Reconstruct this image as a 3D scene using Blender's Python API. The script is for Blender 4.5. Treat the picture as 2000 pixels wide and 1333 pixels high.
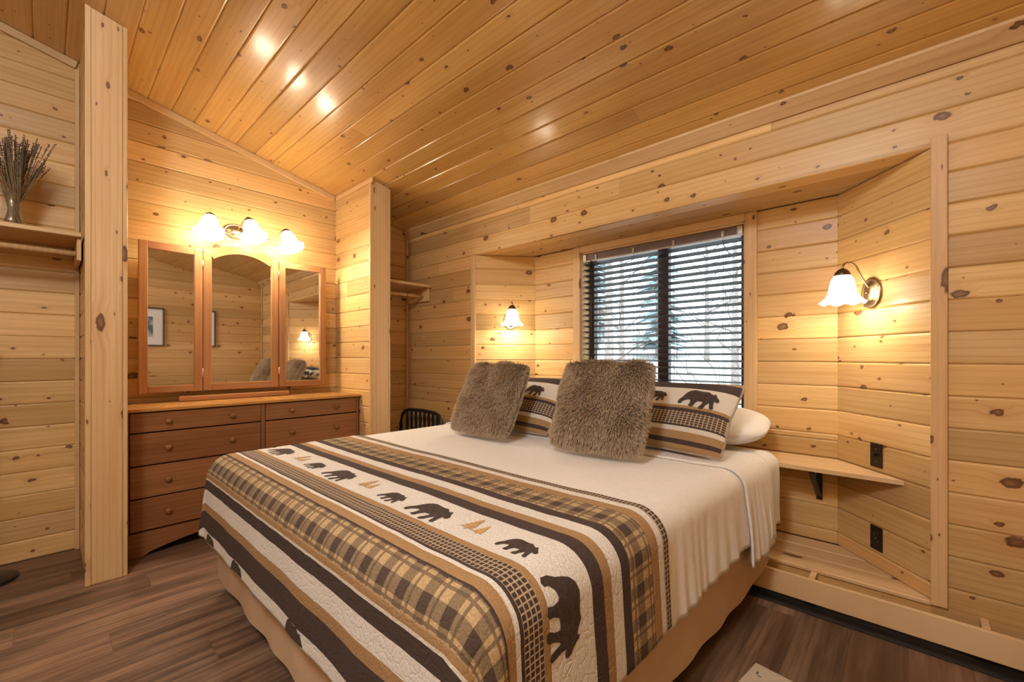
import bpy, bmesh, math, random
import numpy as np
from mathutils import Vector, Matrix, noise
from mathutils.geometry import tessellate_polygon

for o in list(bpy.data.objects):
    bpy.data.objects.remove(o)
S = bpy.context.scene
COL = S.collection
random.seed(7)

# ------------------------------------------------------------------ camera
cam_d = bpy.data.cameras.new('camera')
cam = bpy.data.objects.new('camera', cam_d)
COL.objects.link(cam)
cam.location = (0, 0, 1.2)
cam.rotation_euler = (math.pi / 2, 0, math.atan2(0.677, 0.736))
cam_d.sensor_width = 36
cam_d.lens = 840 / 2000 * 36
cam_d.shift_y = 30.5 / 2000
cam_d.clip_start = 0.02
S.camera = cam

# ------------------------------------------------------------------ world and exposure
W = bpy.data.worlds.new('overcast_sky')
S.world = W
W.use_nodes = True
bg = W.node_tree.nodes['Background']
bg.inputs[0].default_value = (0.80, 0.90, 1.0, 1)
bg.inputs[1].default_value = 4.2
S.view_settings.view_transform = 'Standard'
S.view_settings.look = 'None'
S.view_settings.gamma = 1
S.view_settings.use_curve_mapping = False
S.view_settings.exposure = 0.15
BULB = (1.0, 0.90, 0.76)

# room dimensions (metres)
XL, XR = -3.82, 0.77          # dresser wall, far right wall
YB, YF = 2.55, -1.40          # window wall, wall behind the camera
BAYX0, BAYX1, BAYY = -2.774, 0.074, 2.95
BX0, BX1 = -2.433, -0.283     # bay back wall ends
ZB0, ZB1 = 0.165, 2.09        # bay floor, bay soffit
def zc(y): return 3.072 - 0.238 * y   # sloped ceiling
PITCH = 0.1335

# ------------------------------------------------------------------ node helpers
class NT:
    def __init__(s, name, rough=0.5):
        s.m = bpy.data.materials.new(name)
        s.m.use_nodes = True
        s.t = s.m.node_tree
        s.b = s.t.nodes['Principled BSDF']
        s.b.inputs['Roughness'].default_value = rough
    def n(s, typ, **kw):
        nd = s.t.nodes.new(typ)
        for k, v in kw.items():
            setattr(nd, k, v)
        return nd
    def put(s, sock, v):
        if hasattr(v, 'is_output') or isinstance(v, bpy.types.NodeSocket):
            s.t.links.new(v, sock)
        elif isinstance(v, (tuple, list)) and len(v) == 3 and sock.type == 'RGBA':
            sock.default_value = (*v, 1)
        else:
            sock.default_value = v
    def math(s, op, a, b=0.0, c=0.0, clamp=False):
        nd = s.n('ShaderNodeMath', operation=op, use_clamp=clamp)
        s.put(nd.inputs[0], a); s.put(nd.inputs[1], b)
        if op in ('MULTIPLY_ADD', 'COMPARE', 'SMOOTH_MIN'):
            s.put(nd.inputs[2], c)
        return nd.outputs[0]
    def add(s, a, b): return s.math('ADD', a, b)
    def mul(s, a, b): return s.math('MULTIPLY', a, b)
    def band(s, x, lo, hi):
        return s.mul(s.math('GREATER_THAN', x, lo), s.math('LESS_THAN', x, hi))
    def sep(s, v):
        nd = s.n('ShaderNodeSeparateXYZ'); s.put(nd.inputs[0], v); return nd.outputs
    def comb(s, x=0.0, y=0.0, z=0.0):
        nd = s.n('ShaderNodeCombineXYZ')
        s.put(nd.inputs[0], x); s.put(nd.inputs[1], y); s.put(nd.inputs[2], z)
        return nd.outputs[0]
    def mix(s, f, a, b, blend='MIX'):
        nd = s.n('ShaderNodeMix', data_type='RGBA', blend_type=blend)
        s.put(nd.inputs[0], f); s.put(nd.inputs[6], a); s.put(nd.inputs[7], b)
        return nd.outputs[2]
    def noise(s, v, scale=1.0, detail=3.0, rough=0.5, dist=0.0):
        nd = s.n('ShaderNodeTexNoise'); s.put(nd.inputs['Vector'], v)
        nd.inputs['Scale'].default_value = scale; nd.inputs['Detail'].default_value = detail
        nd.inputs['Roughness'].default_value = rough; nd.inputs['Distortion'].default_value = dist
        return nd.outputs[0]
    def mapr(s, x, a, b, c, d, smooth=False):
        nd = s.n('ShaderNodeMapRange')
        if smooth: nd.interpolation_type = 'SMOOTHSTEP'
        s.put(nd.inputs[0], x)
        for i, q in enumerate((a, b, c, d)):
            s.put(nd.inputs[i + 1], q)
        return nd.outputs[0]
    def ramp(s, f, stops, const=False):
        nd = s.n('ShaderNodeValToRGB')
        cr = nd.color_ramp
        if const: cr.interpolation = 'CONSTANT'
        while len(cr.elements) < len(stops): cr.elements.new(0.5)
        for e, (p, c) in zip(cr.elements, stops):
            e.position = p; e.color = (*c, 1)
        s.put(nd.inputs[0], f)
        return nd.outputs[0]
    def bump(s, h, strength=0.2, dist=0.01):
        nd = s.n('ShaderNodeBump'); nd.inputs['Strength'].default_value = strength
        nd.inputs['Distance'].default_value = dist
        s.put(nd.inputs['Height'], h)
        s.t.links.new(nd.outputs[0], s.b.inputs['Normal'])
    def color(s, c): s.put(s.b.inputs['Base Color'], c)

def plain(name, col, rough=0.5, metal=0.0, noise_amt=0.12, scale=30.0, bump=0.0):
    k = NT(name, rough)
    k.b.inputs['Metallic'].default_value = metal
    tc = k.n('ShaderNodeTexCoord').outputs['Object']
    nz = k.noise(tc, scale, 3.0)
    f = k.mapr(nz, 0.3, 0.7, 1 - noise_amt, 1 + noise_amt)
    c = k.mix(1.0, col, k.comb(f, f, f), 'MULTIPLY')
    k.color(c)
    if bump: k.bump(nz, bump, 0.004)
    return k.m

def wood(name, light, mid, dark, rough=0.4, knots=1.0, kscale=(3.9, 5.8), var=0.22, red=0.35,
         grain=28.0, streak=0.0, knotcol=(0.085, 0.020, 0.007), bump=0.12, use_rand=True, redcol=(0.42, 0.17, 0.055), coat=0.0):
    """boards: local X is along the grain, local Y across it"""
    k = NT(name, rough)
    tc = k.n('ShaderNodeTexCoord').outputs['Object']
    x, y, z = k.sep(tc)
    oi = k.n('ShaderNodeObjectInfo').outputs['Random']
    r1 = k.mul(oi, 61.7)
    r2 = k.math('FRACT', k.mul(oi, 917.3))
    px = k.add(x, r1)
    py = k.add(y, k.mul(r2, 37.0))
    pz = k.add(z, r1)
    halo = None
    kmask = None
    if knots > 0:
        for (sx, sy, rr, gate, sq) in ((kscale[0], kscale[1], 0.135, 0.50, 0.0), (kscale[0] * 1.9, kscale[1] * 1.8, 0.085, 0.70, 3.1)):
            vo = k.n('ShaderNodeTexVoronoi', voronoi_dimensions='2D')
            vo.inputs['Scale'].default_value = 1.0
            wob = k.mul(k.math('SUBTRACT', k.noise(k.comb(px, py, 0.0), 35.0, 2.0), 0.5), 0.10)
            k.put(vo.inputs['Vector'], k.comb(k.add(k.add(k.mul(px, sx), sq), wob), k.add(k.mul(py, sy), k.mul(wob, 1.3)), 0.0))
            d = vo.outputs['Distance']
            cr = k.sep(vo.outputs['Color'])
            g = k.math('GREATER_THAN', cr[0], gate)
            rad = k.mapr(k.math('POWER', cr[1], 1.6), 0, 1, rr * 0.30, rr * knots)
            q = k.math('DIVIDE', d, rad)
            core = k.mul(k.mapr(q, 1.08, 0.78, 0, 1, True), g)
            hal = k.mul(k.mapr(q, 3.2, 0.8, 0, 1, True), g)
            ring = k.mul(core, k.mapr(q, 0.15, 0.85, 0.72, 1.0))
            kmask = ring if kmask is None else k.math('MAXIMUM', kmask, ring)
            halo = hal if halo is None else k.math('MAXIMUM', halo, hal)
    gy = py if halo is None else k.add(py, k.mul(halo, 0.018))
    n1 = k.noise(k.comb(k.mul(px, 1.1), k.mul(gy, grain), pz), 1.0, 4.0, 0.55)
    n0 = k.noise(k.comb(k.mul(px, 0.8), k.mul(gy, 5.0), pz), 1.0, 2.0)
    n2 = k.noise(k.comb(k.mul(px, 7.0), k.mul(gy, 260.0), pz), 1.0, 2.0)
    wv = k.n('ShaderNodeTexWave', wave_type='BANDS', bands_direction='Y')
    wv.inputs['Scale'].default_value = 1.0
    wv.inputs['Distortion'].default_value = 5.0
    wv.inputs['Detail'].default_value = 2.0
    wv.inputs['Detail Scale'].default_value = 0.6
    k.put(wv.inputs['Vector'], k.comb(k.mul(px, 0.7), k.mul(gy, 11.0), pz))
    c = k.mix(k.mapr(n0, 0.3, 0.7, 0, 1), light, mid)
    c = k.mix(k.mapr(n1, 0.48, 0.74, 0, 0.55), c, dark)
    c = k.mix(k.mapr(wv.outputs[0], 0.72, 0.98, 0, 0.30), c, dark)
    c = k.mix(k.mapr(n2, 0.4, 0.8, 0, 0.22), c, dark)
    if streak:
        n3 = k.noise(k.comb(k.mul(px, 1.6), k.mul(gy, 17.0), pz), 1.0, 5.0, 0.65)
        c = k.mix(k.mapr(n3, 0.38, 0.56, streak, 0.0), c, dark)
        c = k.mix(k.mapr(n3, 0.56, 0.72, 0.0, streak), c, light)
    if use_rand:
        c = k.mix(k.mapr(r2, 0.55, 1.0, 0.0, red), c, redcol)
        v = k.mapr(k.math('FRACT', k.mul(oi, 377.1)), 0, 1, 1 - var, 1 + var * 0.6)
        c = k.mix(1.0, c, k.comb(v, v, v), 'MULTIPLY')
    if kmask is not None:
        c = k.mix(k.mul(halo, 0.30), c, redcol)
        c = k.mix(k.mul(kmask, 0.93), c, knotcol)
    k.color(c)
    if not coat: k.b.inputs['Specular IOR Level'].default_value = 0.35
    if bump: k.bump(n1, bump, 0.002)
    if coat:
        k.b.inputs['Coat Weight'].default_value = coat
        k.b.inputs['Coat Roughness'].default_value = 0.14
    return k.m

M = {}
M['pine'] = wood('knotty_pine', (0.73, 0.490, 0.225), (0.66, 0.410, 0.150), (0.49, 0.255, 0.075), rough=0.38, var=0.24, redcol=(0.55, 0.27, 0.10))
M['pine_ceiling'] = wood('varnished_pine', (0.69, 0.440, 0.155), (0.62, 0.355, 0.100), (0.46, 0.230, 0.055), rough=0.30, knots=0.62, kscale=(3.6, 5.8), red=0.3, var=0.15, coat=0.7, redcol=(0.52, 0.26, 0.10))
M['pine_trim'] = wood('pine_trim', (0.72, 0.50, 0.265), (0.65, 0.42, 0.19), (0.49, 0.27, 0.10), rough=0.45, kscale=(2.4, 7.0), var=0.12, red=0.3, redcol=(0.55, 0.29, 0.13))
M['pine_raw'] = wood('raw_pine', (0.74, 0.53, 0.30), (0.68, 0.44, 0.22), (0.52, 0.29, 0.12), rough=0.6, kscale=(2.0, 5.0), var=0.1, red=0.1)
M['floor'] = wood('vinyl_plank', (0.30, 0.185, 0.115), (0.165, 0.092, 0.055), (0.050, 0.027, 0.018), rough=0.34, knots=0, var=0.35, red=0.4, streak=0.7,
                  grain=42.0, redcol=(0.22, 0.10, 0.05), bump=0.3)
M['cherry'] = wood('dresser_wood', (0.32, 0.138, 0.050), (0.25, 0.099, 0.034), (0.13, 0.046, 0.016), rough=0.36, knots=0, var=0.12, red=0.0, grain=16.0, bump=0.05)
M['cherry_top'] = wood('dresser_top_wood', (0.52, 0.26, 0.07), (0.45, 0.20, 0.05), (0.28, 0.10, 0.025), rough=0.22, knots=0, var=0.05, red=0.0, grain=16.0, bump=0.04)
M['oak'] = wood('mirror_oak', (0.36, 0.165, 0.062), (0.30, 0.125, 0.042), (0.17, 0.062, 0.02), rough=0.35, knots=0, var=0.08, red=0.0, grain=30.0, bump=0.06)
M['darkwood'] = plain('window_dark_brown', (0.030, 0.014, 0.009), 0.42)
M['slat'] = plain('blind_slat', (0.022, 0.013, 0.010), 0.5)
M['rail'] = plain('blind_headrail', (0.16, 0.125, 0.125), 0.35, 0.3)
M['black'] = plain('black_paint', (0.010, 0.010, 0.012), 0.4)
M['blackstrip'] = plain('black_rubber', (0.008, 0.008, 0.008), 0.6)
M['bronze'] = plain('dark_bronze', (0.030, 0.018, 0.013), 0.38, 0.4)
M['brass'] = plain('antique_brass', (0.36, 0.26, 0.15), 0.28, 0.95, 0.15, 14)
M['brassdark'] = plain('aged_brass', (0.13, 0.085, 0.05), 0.34, 0.9, 0.2, 14)
M['steel'] = plain('steel', (0.6, 0.58, 0.55), 0.3, 0.9)
M['sheet'] = plain('white_cotton', (0.78, 0.75, 0.71), 0.85, 0, 0.03, 60, 0.06)
M['skirt'] = plain('beige_skirt_cloth', (0.56, 0.40, 0.26), 0.9, 0, 0.06, 9, 0.05)
M['mattress'] = plain('mattress_ticking', (0.74, 0.71, 0.67), 0.9, 0, 0.04, 40)
M['core'] = plain('pillow_core', (0.20, 0.14, 0.09), 0.95)
M['bear'] = plain('bear_print', (0.052, 0.033, 0.025), 0.9, 0, 0.35, 90, 0.2)
M['tree_print'] = plain('pine_tree_print', (0.50, 0.30, 0.12), 0.9, 0, 0.25, 90, 0.2)
M['mat_board'] = plain('white_mat_board', (0.80, 0.80, 0.78), 0.8, 0, 0.02)
M['frame_brown'] = plain('picture_frame_brown', (0.10, 0.05, 0.03), 0.4)
M['plaster'] = plain('wall_backing', (0.35, 0.22, 0.11), 0.8)
M['exterior'] = plain('exterior_siding', (0.30, 0.20, 0.12), 0.8)

def mirror_mat():
    k = NT('mirror_silver', 0.015)
    k.b.inputs['Metallic'].default_value = 1.0
    tc = k.n('ShaderNodeTexCoord').outputs['Object']
    f = k.mapr(k.noise(tc, 4.0), 0.3, 0.7, 0.80, 0.83)
    k.color(k.comb(f, f, f))
    return k.m
M['mirror'] = mirror_mat()

def glass_mat(name, tint=(1, 1, 1), rough=0.0, ior=1.45):
    k = NT(name, rough)
    k.b.inputs['Transmission Weight'].default_value = 1.0
    k.b.inputs['IOR'].default_value = ior
    k.color((*tint,))
    return k.m
def pane_mat():
    m = bpy.data.materials.new('window_glass')
    m.use_nodes = True
    t = m.node_tree
    t.nodes.remove(t.nodes['Principled BSDF'])
    tr = t.nodes.new('ShaderNodeBsdfTransparent'); tr.inputs[0].default_value = (0.93, 0.96, 0.97, 1)
    gl = t.nodes.new('ShaderNodeBsdfGlossy'); gl.inputs['Roughness'].default_value = 0.02
    mx = t.nodes.new('ShaderNodeMixShader'); mx.inputs[0].default_value = 0.05
    t.links.new(tr.outputs[0], mx.inputs[1]); t.links.new(gl.outputs[0], mx.inputs[2])
    t.links.new(mx.outputs[0], t.nodes['Material Output'].inputs[0])
    return m
M['pane'] = pane_mat()
def thin_glass():
    m = bpy.data.materials.new('vase_glass'); m.use_nodes = True
    t = m.node_tree; t.nodes.remove(t.nodes['Principled BSDF'])
    tr = t.nodes.new('ShaderNodeBsdfTransparent'); tr.inputs[0].default_value = (0.93, 0.95, 0.95, 1)
    gl = t.nodes.new('ShaderNodeBsdfGlossy'); gl.inputs['Roughness'].default_value = 0.03
    mx = t.nodes.new('ShaderNodeMixShader'); mx.inputs[0].default_value = 0.10
    t.links.new(tr.outputs[0], mx.inputs[1]); t.links.new(gl.outputs[0], mx.inputs[2])
    t.links.new(mx.outputs[0], t.nodes['Material Output'].inputs[0])
    return m
M['vase'] = thin_glass()

def shade_mat(name, strength):
    k = NT(name, 0.35)
    tc = k.n('ShaderNodeTexCoord').outputs['Object']
    z = k.sep(tc)[2]
    k.color((0.85, 0.82, 0.76))
    f = k.math('ABSOLUTE', k.math('SUBTRACT', z, -0.085))
    e = k.mapr(f, 0.0, 0.085, 1.0, 0.10, True)
    k.put(k.b.inputs['Emission Color'], (1.0, 0.86, 0.62))
    k.put(k.b.inputs['Emission Strength'], k.mul(e, strength))
    return k.m
M['shade'] = shade_mat('frosted_glass_shade', 14.0)
M['shade_vanity'] = shade_mat('bright_frosted_glass_shade', 30.0)

# ------------------------------------------------------------------ mesh helpers
def mesh(name, verts, faces, smooth=False):
    me = bpy.data.meshes.new(name)
    me.from_pydata([tuple(v) for v in verts], [], faces)
    me.validate()
    if smooth:
        me.polygons.foreach_set('use_smooth', [True] * len(me.polygons))
    me.update()
    return me

def obj(name, me, mat=None, parent=None, mw=None, **props):
    o = bpy.data.objects.new(name, me)
    COL.objects.link(o)
    if mat is not None and me is not None and not me.materials:
        me.materials.append(mat)
    if parent is not None:
        o.parent = parent
    if mw is not None:
        o.matrix_basis = mw
    for k, v in props.items():
        o[k] = v
    return o

def empty(name, loc, rotz=0.0, **props):
    o = bpy.data.objects.new(name, None)
    COL.objects.link(o)
    o.empty_display_size = 0.1
    o.matrix_basis = Matrix.Translation(loc) @ Matrix.Rotation(rotz, 4, 'Z')
    for k, v in props.items():
        o[k] = v
    return o

def frame(o, x, y, z):
    m = Matrix.Identity(4)
    for i, v in enumerate((x, y, z)):
        v = Vector(v).normalized()
        for j in range(3): m[j][i] = v[j]
    for j in range(3): m[j][3] = o[j]
    return m

def box_bm(bm, p0, p1, bev=0.0, seg=1):
    r = bmesh.ops.create_cube(bm, size=1.0)
    c = [(a + b) / 2 for a, b in zip(p0, p1)]
    d = [abs(b - a) for a, b in zip(p0, p1)]
    for v in r['verts']:
        v.co = Vector([c[i] + v.co[i] * d[i] for i in range(3)])
    if bev:
        es = list({e for v in r['verts'] for e in v.link_edges})
        bmesh.ops.bevel(bm, geom=es, offset=bev, segments=seg, affect='EDGES', profile=0.5)

def bm_mesh(name, bm, smooth=False):
    me = bpy.data.meshes.new(name)
    bmesh.ops.recalc_face_normals(bm, faces=bm.faces)
    bm.to_mesh(me); bm.free()
    if smooth:
        me.polygons.foreach_set('use_smooth', [True] * len(me.polygons))
    return me

def box(name, p0, p1, mat, parent=None, bev=0.003, seg=1, mw=None, grain=None, **props):
    """box in parent space; grain: axis index that runs along the board (object gets turned so local X is that axis)"""
    bm = bmesh.new()
    if grain is None:
        box_bm(bm, p0, p1, bev, seg)
        return obj(name, bm_mesh(name, bm), mat, parent, mw, **props)
    ax = {0: ((1, 0, 0), (0, 1, 0), (0, 0, 1)), 1: ((0, 1, 0), (0, 0, 1), (1, 0, 0)), 2: ((0, 0, 1), (1, 0, 0), (0, 1, 0))}[grain]
    lo = [min(a, b) for a, b in zip(p0, p1)]; hi = [max(a, b) for a, b in zip(p0, p1)]
    c = Vector([(a + b) / 2 for a, b in zip(lo, hi)])
    d = Vector([b - a for a, b in zip(lo, hi)])
    idx = [[i for i in range(3) if abs(a[i]) > 0.5][0] for a in ax]
    h = [d[i] / 2 for i in idx]
    box_bm(bm, [-q for q in h], h, bev, seg)
    m = frame(c, *ax)
    if mw is not None: m = mw @ m
    return obj(name, bm_mesh(name, bm), mat, parent, m, **props)

def lathe(profile, n=24, rim=None):
    """profile: (r,z) list; rim(i_ring,angle)->(dr,dz)"""
    V, F = [], []
    for i, (r, z) in enumerate(profile):
        for k in range(n):
            a = 2 * math.pi * k / n
            dr, dz = rim(i, a) if rim else (0, 0)
            V.append(((r + dr) * math.cos(a), (r + dr) * math.sin(a), z + dz))
    for i in range(len(profile) - 1):
        for k in range(n):
            a, b = i * n + k, i * n + (k + 1) % n
            F.append((a, b, b + n, a + n))
    if profile[0][0] > 1e-4: F.append(tuple(range(n))[::-1]) if rim is None and False else None
    return V, [f for f in F if f]

def lathe_mesh(name, profile, n=24, rim=None, cap0=False, cap1=False):
    V, F = lathe(profile, n, rim)
    if cap0: F.append(tuple(reversed(range(n))))
    if cap1: F.append(tuple(range(len(V) - n, len(V))))
    return mesh(name, V, F, True)

def tube_bm(bm, pts, r, n=8, cap=True):
    pts = [Vector(p) for p in pts]
    rs = r if isinstance(r, (list, tuple)) else [r] * len(pts)
    rings = []
    up = Vector((0.31, 0.17, 0.93)).normalized()
    for i, p in enumerate(pts):
        t = (pts[min(i + 1, len(pts) - 1)] - pts[max(i - 1, 0)]).normalized()
        a = t.cross(up)
        if a.length < 1e-3: a = t.cross(Vector((1, 0, 0)))
        a.normalize()
        b = t.cross(a).normalized()
        rings.append([bm.verts.new(p + (a * math.cos(2 * math.pi * k / n) + b * math.sin(2 * math.pi * k / n)) * rs[i]) for k in range(n)])
    for q, w in zip(rings, rings[1:]):
        for k in range(n):
            bm.faces.new((q[k], q[(k + 1) % n], w[(k + 1) % n], w[k]))
    if cap:
        bm.faces.new(list(reversed(rings[0]))); bm.faces.new(rings[-1])

def tube(name, pts, r, mat, parent=None, n=8, mw=None, **props):
    bm = bmesh.new(); tube_bm(bm, pts, r, n)
    return obj(name, bm_mesh(name, bm, True), mat, parent, mw, **props)

def arc(p0, p1, p2, n=10):
    """quadratic bezier"""
    p0, p1, p2 = Vector(p0), Vector(p1), Vector(p2)
    return [(1 - t) ** 2 * p0 + 2 * t * (1 - t) * p1 + t * t * p2 for t in [i / n for i in range(n + 1)]]

# boards with a V groove along both long edges
_pc = {}
def plank_mesh(L, Wd, T=0.018, c=0.0065):
    key = (round(L, 3), round(Wd, 3), T, c)
    if key in _pc: return _pc[key]
    g = min(0.0004, c * 0.3)
    sec = [(0, 0), (Wd, 0), (Wd, T - 1.25 * c), (Wd - g, T - 0.85 * c), (Wd - 0.75 * c, T - 0.2 * c), (Wd - 1.4 * c, T), (1.4 * c, T), (0.75 * c, T - 0.2 * c), (g, T - 0.85 * c), (0, T - 1.25 * c)]
    n = len(sec)
    V = [(0, y, z) for y, z in sec] + [(L, y, z) for y, z in sec]
    F = [(i, i + n, (i + 1) % n + n, (i + 1) % n) for i in range(n)]
    F += [tuple(range(n)), tuple(reversed(range(n, 2 * n)))]
    me = mesh('plank', V, F)
    _pc[key] = me
    return me

def clip_mesh(me, mw, planes):
    """cut a copy of me (placed by mw) by world planes (point, outward normal): keep the inside"""
    bm = bmesh.new(); bm.from_mesh(me)
    inv = mw.inverted()
    for p, nrm in planes:
        pl = inv @ Vector(p)
        nl = (inv.to_3x3() @ Vector(nrm)).normalized()
        g = bmesh.ops.bisect_plane(bm, geom=bm.verts[:] + bm.edges[:] + bm.faces[:], plane_co=pl, plane_no=nl, clear_outer=True, dist=1e-5)
        es = [e for e in g['geom_cut'] if isinstance(e, bmesh.types.BMEdge)]
        if es:
            bmesh.ops.contextual_create(bm, geom=es)
    if not bm.faces:
        bm.free(); return None
    me2 = bpy.data.meshes.new('plank')
    bm.to_mesh(me2); bm.free()
    return me2

CEILP = ((0, 0, zc(0) - 0.001), (0, 0.238, 1.0))
def planks(parent, mat, origin, along, up, normal, length, rows, joints=None, clip=None, T=0.018, name='plank'):
    """rows: list of (v0, v1) measured along up from origin; joints: dict row->list of cut positions"""
    o, a, u, nn = Vector(origin), Vector(along).normalized(), Vector(up).normalized(), Vector(normal).normalized()
    if a.cross(u).dot(nn) < 0:          # keep a right-handed frame: reverse the run
        o = o + a * length; a = -a
    for i, (v0, v1) in enumerate(rows):
        cuts = [0.0] + sorted((joints or {}).get(i, [])) + [length]
        for c0, c1 in zip(cuts, cuts[1:]):
            me = plank_mesh(c1 - c0 - (0.0008 if len(cuts) > 2 else 0), v1 - v0, T)
            mw = frame(o + a * c0 + u * v0, a, u, nn)
            if clip:
                me = clip_mesh(me, mw, clip)
                if me is None: continue
            if not me.materials: me.materials.append(mat)
            obj(name, me, None, parent, mw)

def struct(name, me, mat, **kw):
    return obj(name, me, mat, kind='structure', **kw)

def slab(name, p0, p1, mat):
    bm = bmesh.new(); box_bm(bm, p0, p1)
    return struct(name, bm_mesh(name, bm), mat)

def prism(verts2, axis, a0, a1):
    """extrude polygon (in the two other axes, cyclic order) along axis"""
    n = len(verts2)
    def mk(p, a):
        if axis == 0: return (a, p[0], p[1])
        if axis == 1: return (p[0], a, p[1])
        return (p[0], p[1], a)
    V = [mk(p, a0) for p in verts2] + [mk(p, a1) for p in verts2]
    F = [(i, (i + 1) % n, (i + 1) % n + n, i + n) for i in range(n)] + [tuple(reversed(range(n))), tuple(range(n, 2 * n))]
    me = mesh('prism', V, F)
    bm = bmesh.new(); bm.from_mesh(me); bmesh.ops.recalc_face_normals(bm, faces=bm.faces); bm.to_mesh(me); bm.free()
    return me
T = 0.018
def rows_from(z_start, z_end, base):
    """board edges on the grid base + k*PITCH between z_start and z_end"""
    k = math.ceil((z_start - base) / PITCH - 1e-6)
    zs = []
    z = base + k * PITCH
    if z - z_start > 0.02: zs.append(z_start)
    while z < z_end - 0.02:
        zs.append(z); z += PITCH
    if z_start not in zs and (not zs or zs[0] - z_start > 0.004): zs.insert(0, z_start)
    zs.append(z_end)
    return [(a, b) for a, b in zip(zs, zs[1:])]

def beam(name, p0, p1, up, yr, zr, mat, parent=None, bev=0.003, **props):
    p0, p1 = Vector(p0), Vector(p1)
    x = (p1 - p0); L = x.length; x.normalize()
    z = Vector(up); z = (z - x * z.dot(x)).normalized()
    y = z.cross(x)
    bm = bmesh.new(); box_bm(bm, (0, yr[0], zr[0]), (L, yr[1], zr[1]), bev, 2)
    return obj(name, bm_mesh(name, bm), mat, parent, frame(p0, x, y, z), **props)

rj = random.Random(3)
def rnd_joints(rows, length, p=0.5, lo=0.5):
    j = {}
    for i in range(len(rows)):
        if rj.random() < p and length > 2 * lo:
            j[i] = [rj.uniform(lo, length - lo)]
    return j

# ------------------------------------------------------------------ floor
fl = slab('floor', (XL - 0.2, YF - 0.2, -0.12), (XR + 0.2, 3.14, -0.008), M['blackstrip'])
wp = 0.182
i = 0
x = XL
while x < XR:
    w = min(wp, XR - x)
    y = YF - (i * 0.47 % 1.22)
    while y < YB:
        y0, y1 = max(y, YF), min(y + 1.22, YB)
        if y1 - y0 > 0.03:
            me = plank_mesh(y1 - y0 - 0.0006, w, 0.008, 0.0009)
            if not me.materials: me.materials.append(M['floor'])
            obj('plank', me, None, fl, frame((x + w, y0, -0.008), (0, 1, 0), (-1, 0, 0), (0, 0, 1)))
        y += 1.22
    x += wp; i += 1

# ------------------------------------------------------------------ ceiling
th = 0.12
ce = struct('ceiling', prism([(YF - 0.1, zc(YF - 0.1) + T), (YB + 0.05, zc(YB + 0.05) + T), (YB + 0.05, zc(YB + 0.05) + th), (YF - 0.1, zc(YF - 0.1) + th)], 0, XL - 0.1, XR + 0.1), M['plaster'])
kf = math.sqrt(1 + 0.238 ** 2)
ys = [0.474 + 0.13 * k for k in range(-15, 17)]
ys = [y for y in ys if YF + 0.02 < y < YB - 0.02]
ys = [YF] + ys + [YB]
rw = [((a - YF) * kf, (b - YF) * kf) for a, b in zip(ys, ys[1:])]
nrm = Vector((0, -0.238, -1)).normalized()
planks(ce, M['pine_ceiling'], Vector((XL, YF, zc(YF))) - nrm * T, (1, 0, 0), (0, 1, -0.238), nrm, XR - XL, rw, rnd_joints(rw, XR - XL, 0.55, 0.9))

# ------------------------------------------------------------------ left wall (dresser wall)
wl = slab('wall_left', (XL - 0.14, YF - 0.1, 0), (XL - T, YB + 0.05, zc(YF) + 0.1), M['plaster'])
clip = [CEILP]
def wall_planks(parent, plane_pt, along, normal, length, z0, z1, base, mat, p=0.3, clip=None, joints=None, lo=0.3):
    rws = rows_from(z0, z1, base)
    o = Vector(plane_pt) - Vector(normal).normalized() * T
    o.z = 0
    planks(parent, mat, o, along, (0, 0, 1), normal, length, rws, joints if joints is not None else rnd_joints(rws, length, p, lo), clip)
LB = 2.789 - 25 * PITCH
wall_planks(wl, (XL, YF, 0), (0, 1, 0), (1, 0, 0), 0.15 - YF, 0, zc(YF), LB, M['pine'], clip=clip)
wall_planks(wl, (XL, 0.305, 0), (0, 1, 0), (1, 0, 0), 1.79 - 0.305, 0, zc(0.305), LB, M['pine'], p=0.15, clip=clip)
wall_planks(wl, (XL, 1.964, 0), (0, 1, 0), (1, 0, 0), YB - 1.964, 0, zc(1.964), LB, M['pine'], p=0, clip=clip)

# partitions either side of the dresser
def partition(name, y0, y1, xe, mirrored):
    zt = zc(y0)
    me = prism([(y0 + T, 0), (y1 - T, 0), (y1 - T, zc(y1 - T)), (y0 + T, zc(y0 + T))], 0, XL - 0.01, xe - T)
    pw = struct(name, me, M['plaster'])
    L = xe - 0.02 - XL
    wall_planks(pw, (XL, y0, 0), (1, 0, 0), (0, -1, 0), L, 0, zc(y0), LB, M['pine'], p=0.25, clip=clip, lo=0.2)
    wall_planks(pw, (XL, y1, 0), (1, 0, 0), (0, 1, 0), L, 0, zc(y1), LB, M['pine'], p=0.2, clip=clip, lo=0.2)
    # end cap: one wide board between two narrow corner strips
    for nm, a, b, pr in (('end_board', y0 + 0.016, y1 - 0.016, 0.0), ('corner_strip', y0 - 0.008, y0 + 0.0155, 0.004), ('corner_strip', y1 - 0.0155, y1 + 0.004, 0.003)):
        bm = bmesh.new(); box_bm(bm, (0, a - y0, -T), (3.3, b - y0, pr), 0.003, 2)
        me = bm_mesh(nm, bm)
        mw = frame((xe, y0, 0.004), (0, 0, 1), (0, 1, 0), (-1, 0, 0)) if False else frame((xe, y0, 0.004), (0, 0, 1), (0, 1, 0), (0, 0, 1))
        mw = Matrix(((0, 0, 1, xe), (0, 1, 0, y0), (-1, 0, 0, 0), (0, 0, 0, 1)))
        mw = Matrix(((0, 0, 1, xe), (0, 1, 0, y0), (-1, 0, 0, 3.3), (0, 0, 0, 1)))
        me = clip_mesh(me, mw, [CEILP])
        me.materials.append(M['pine_trim'])
        obj(nm, me, None, pw, mw)
    return pw
partition('wall_partition_left', 0.150, 0.305, -3.15, False)
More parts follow.
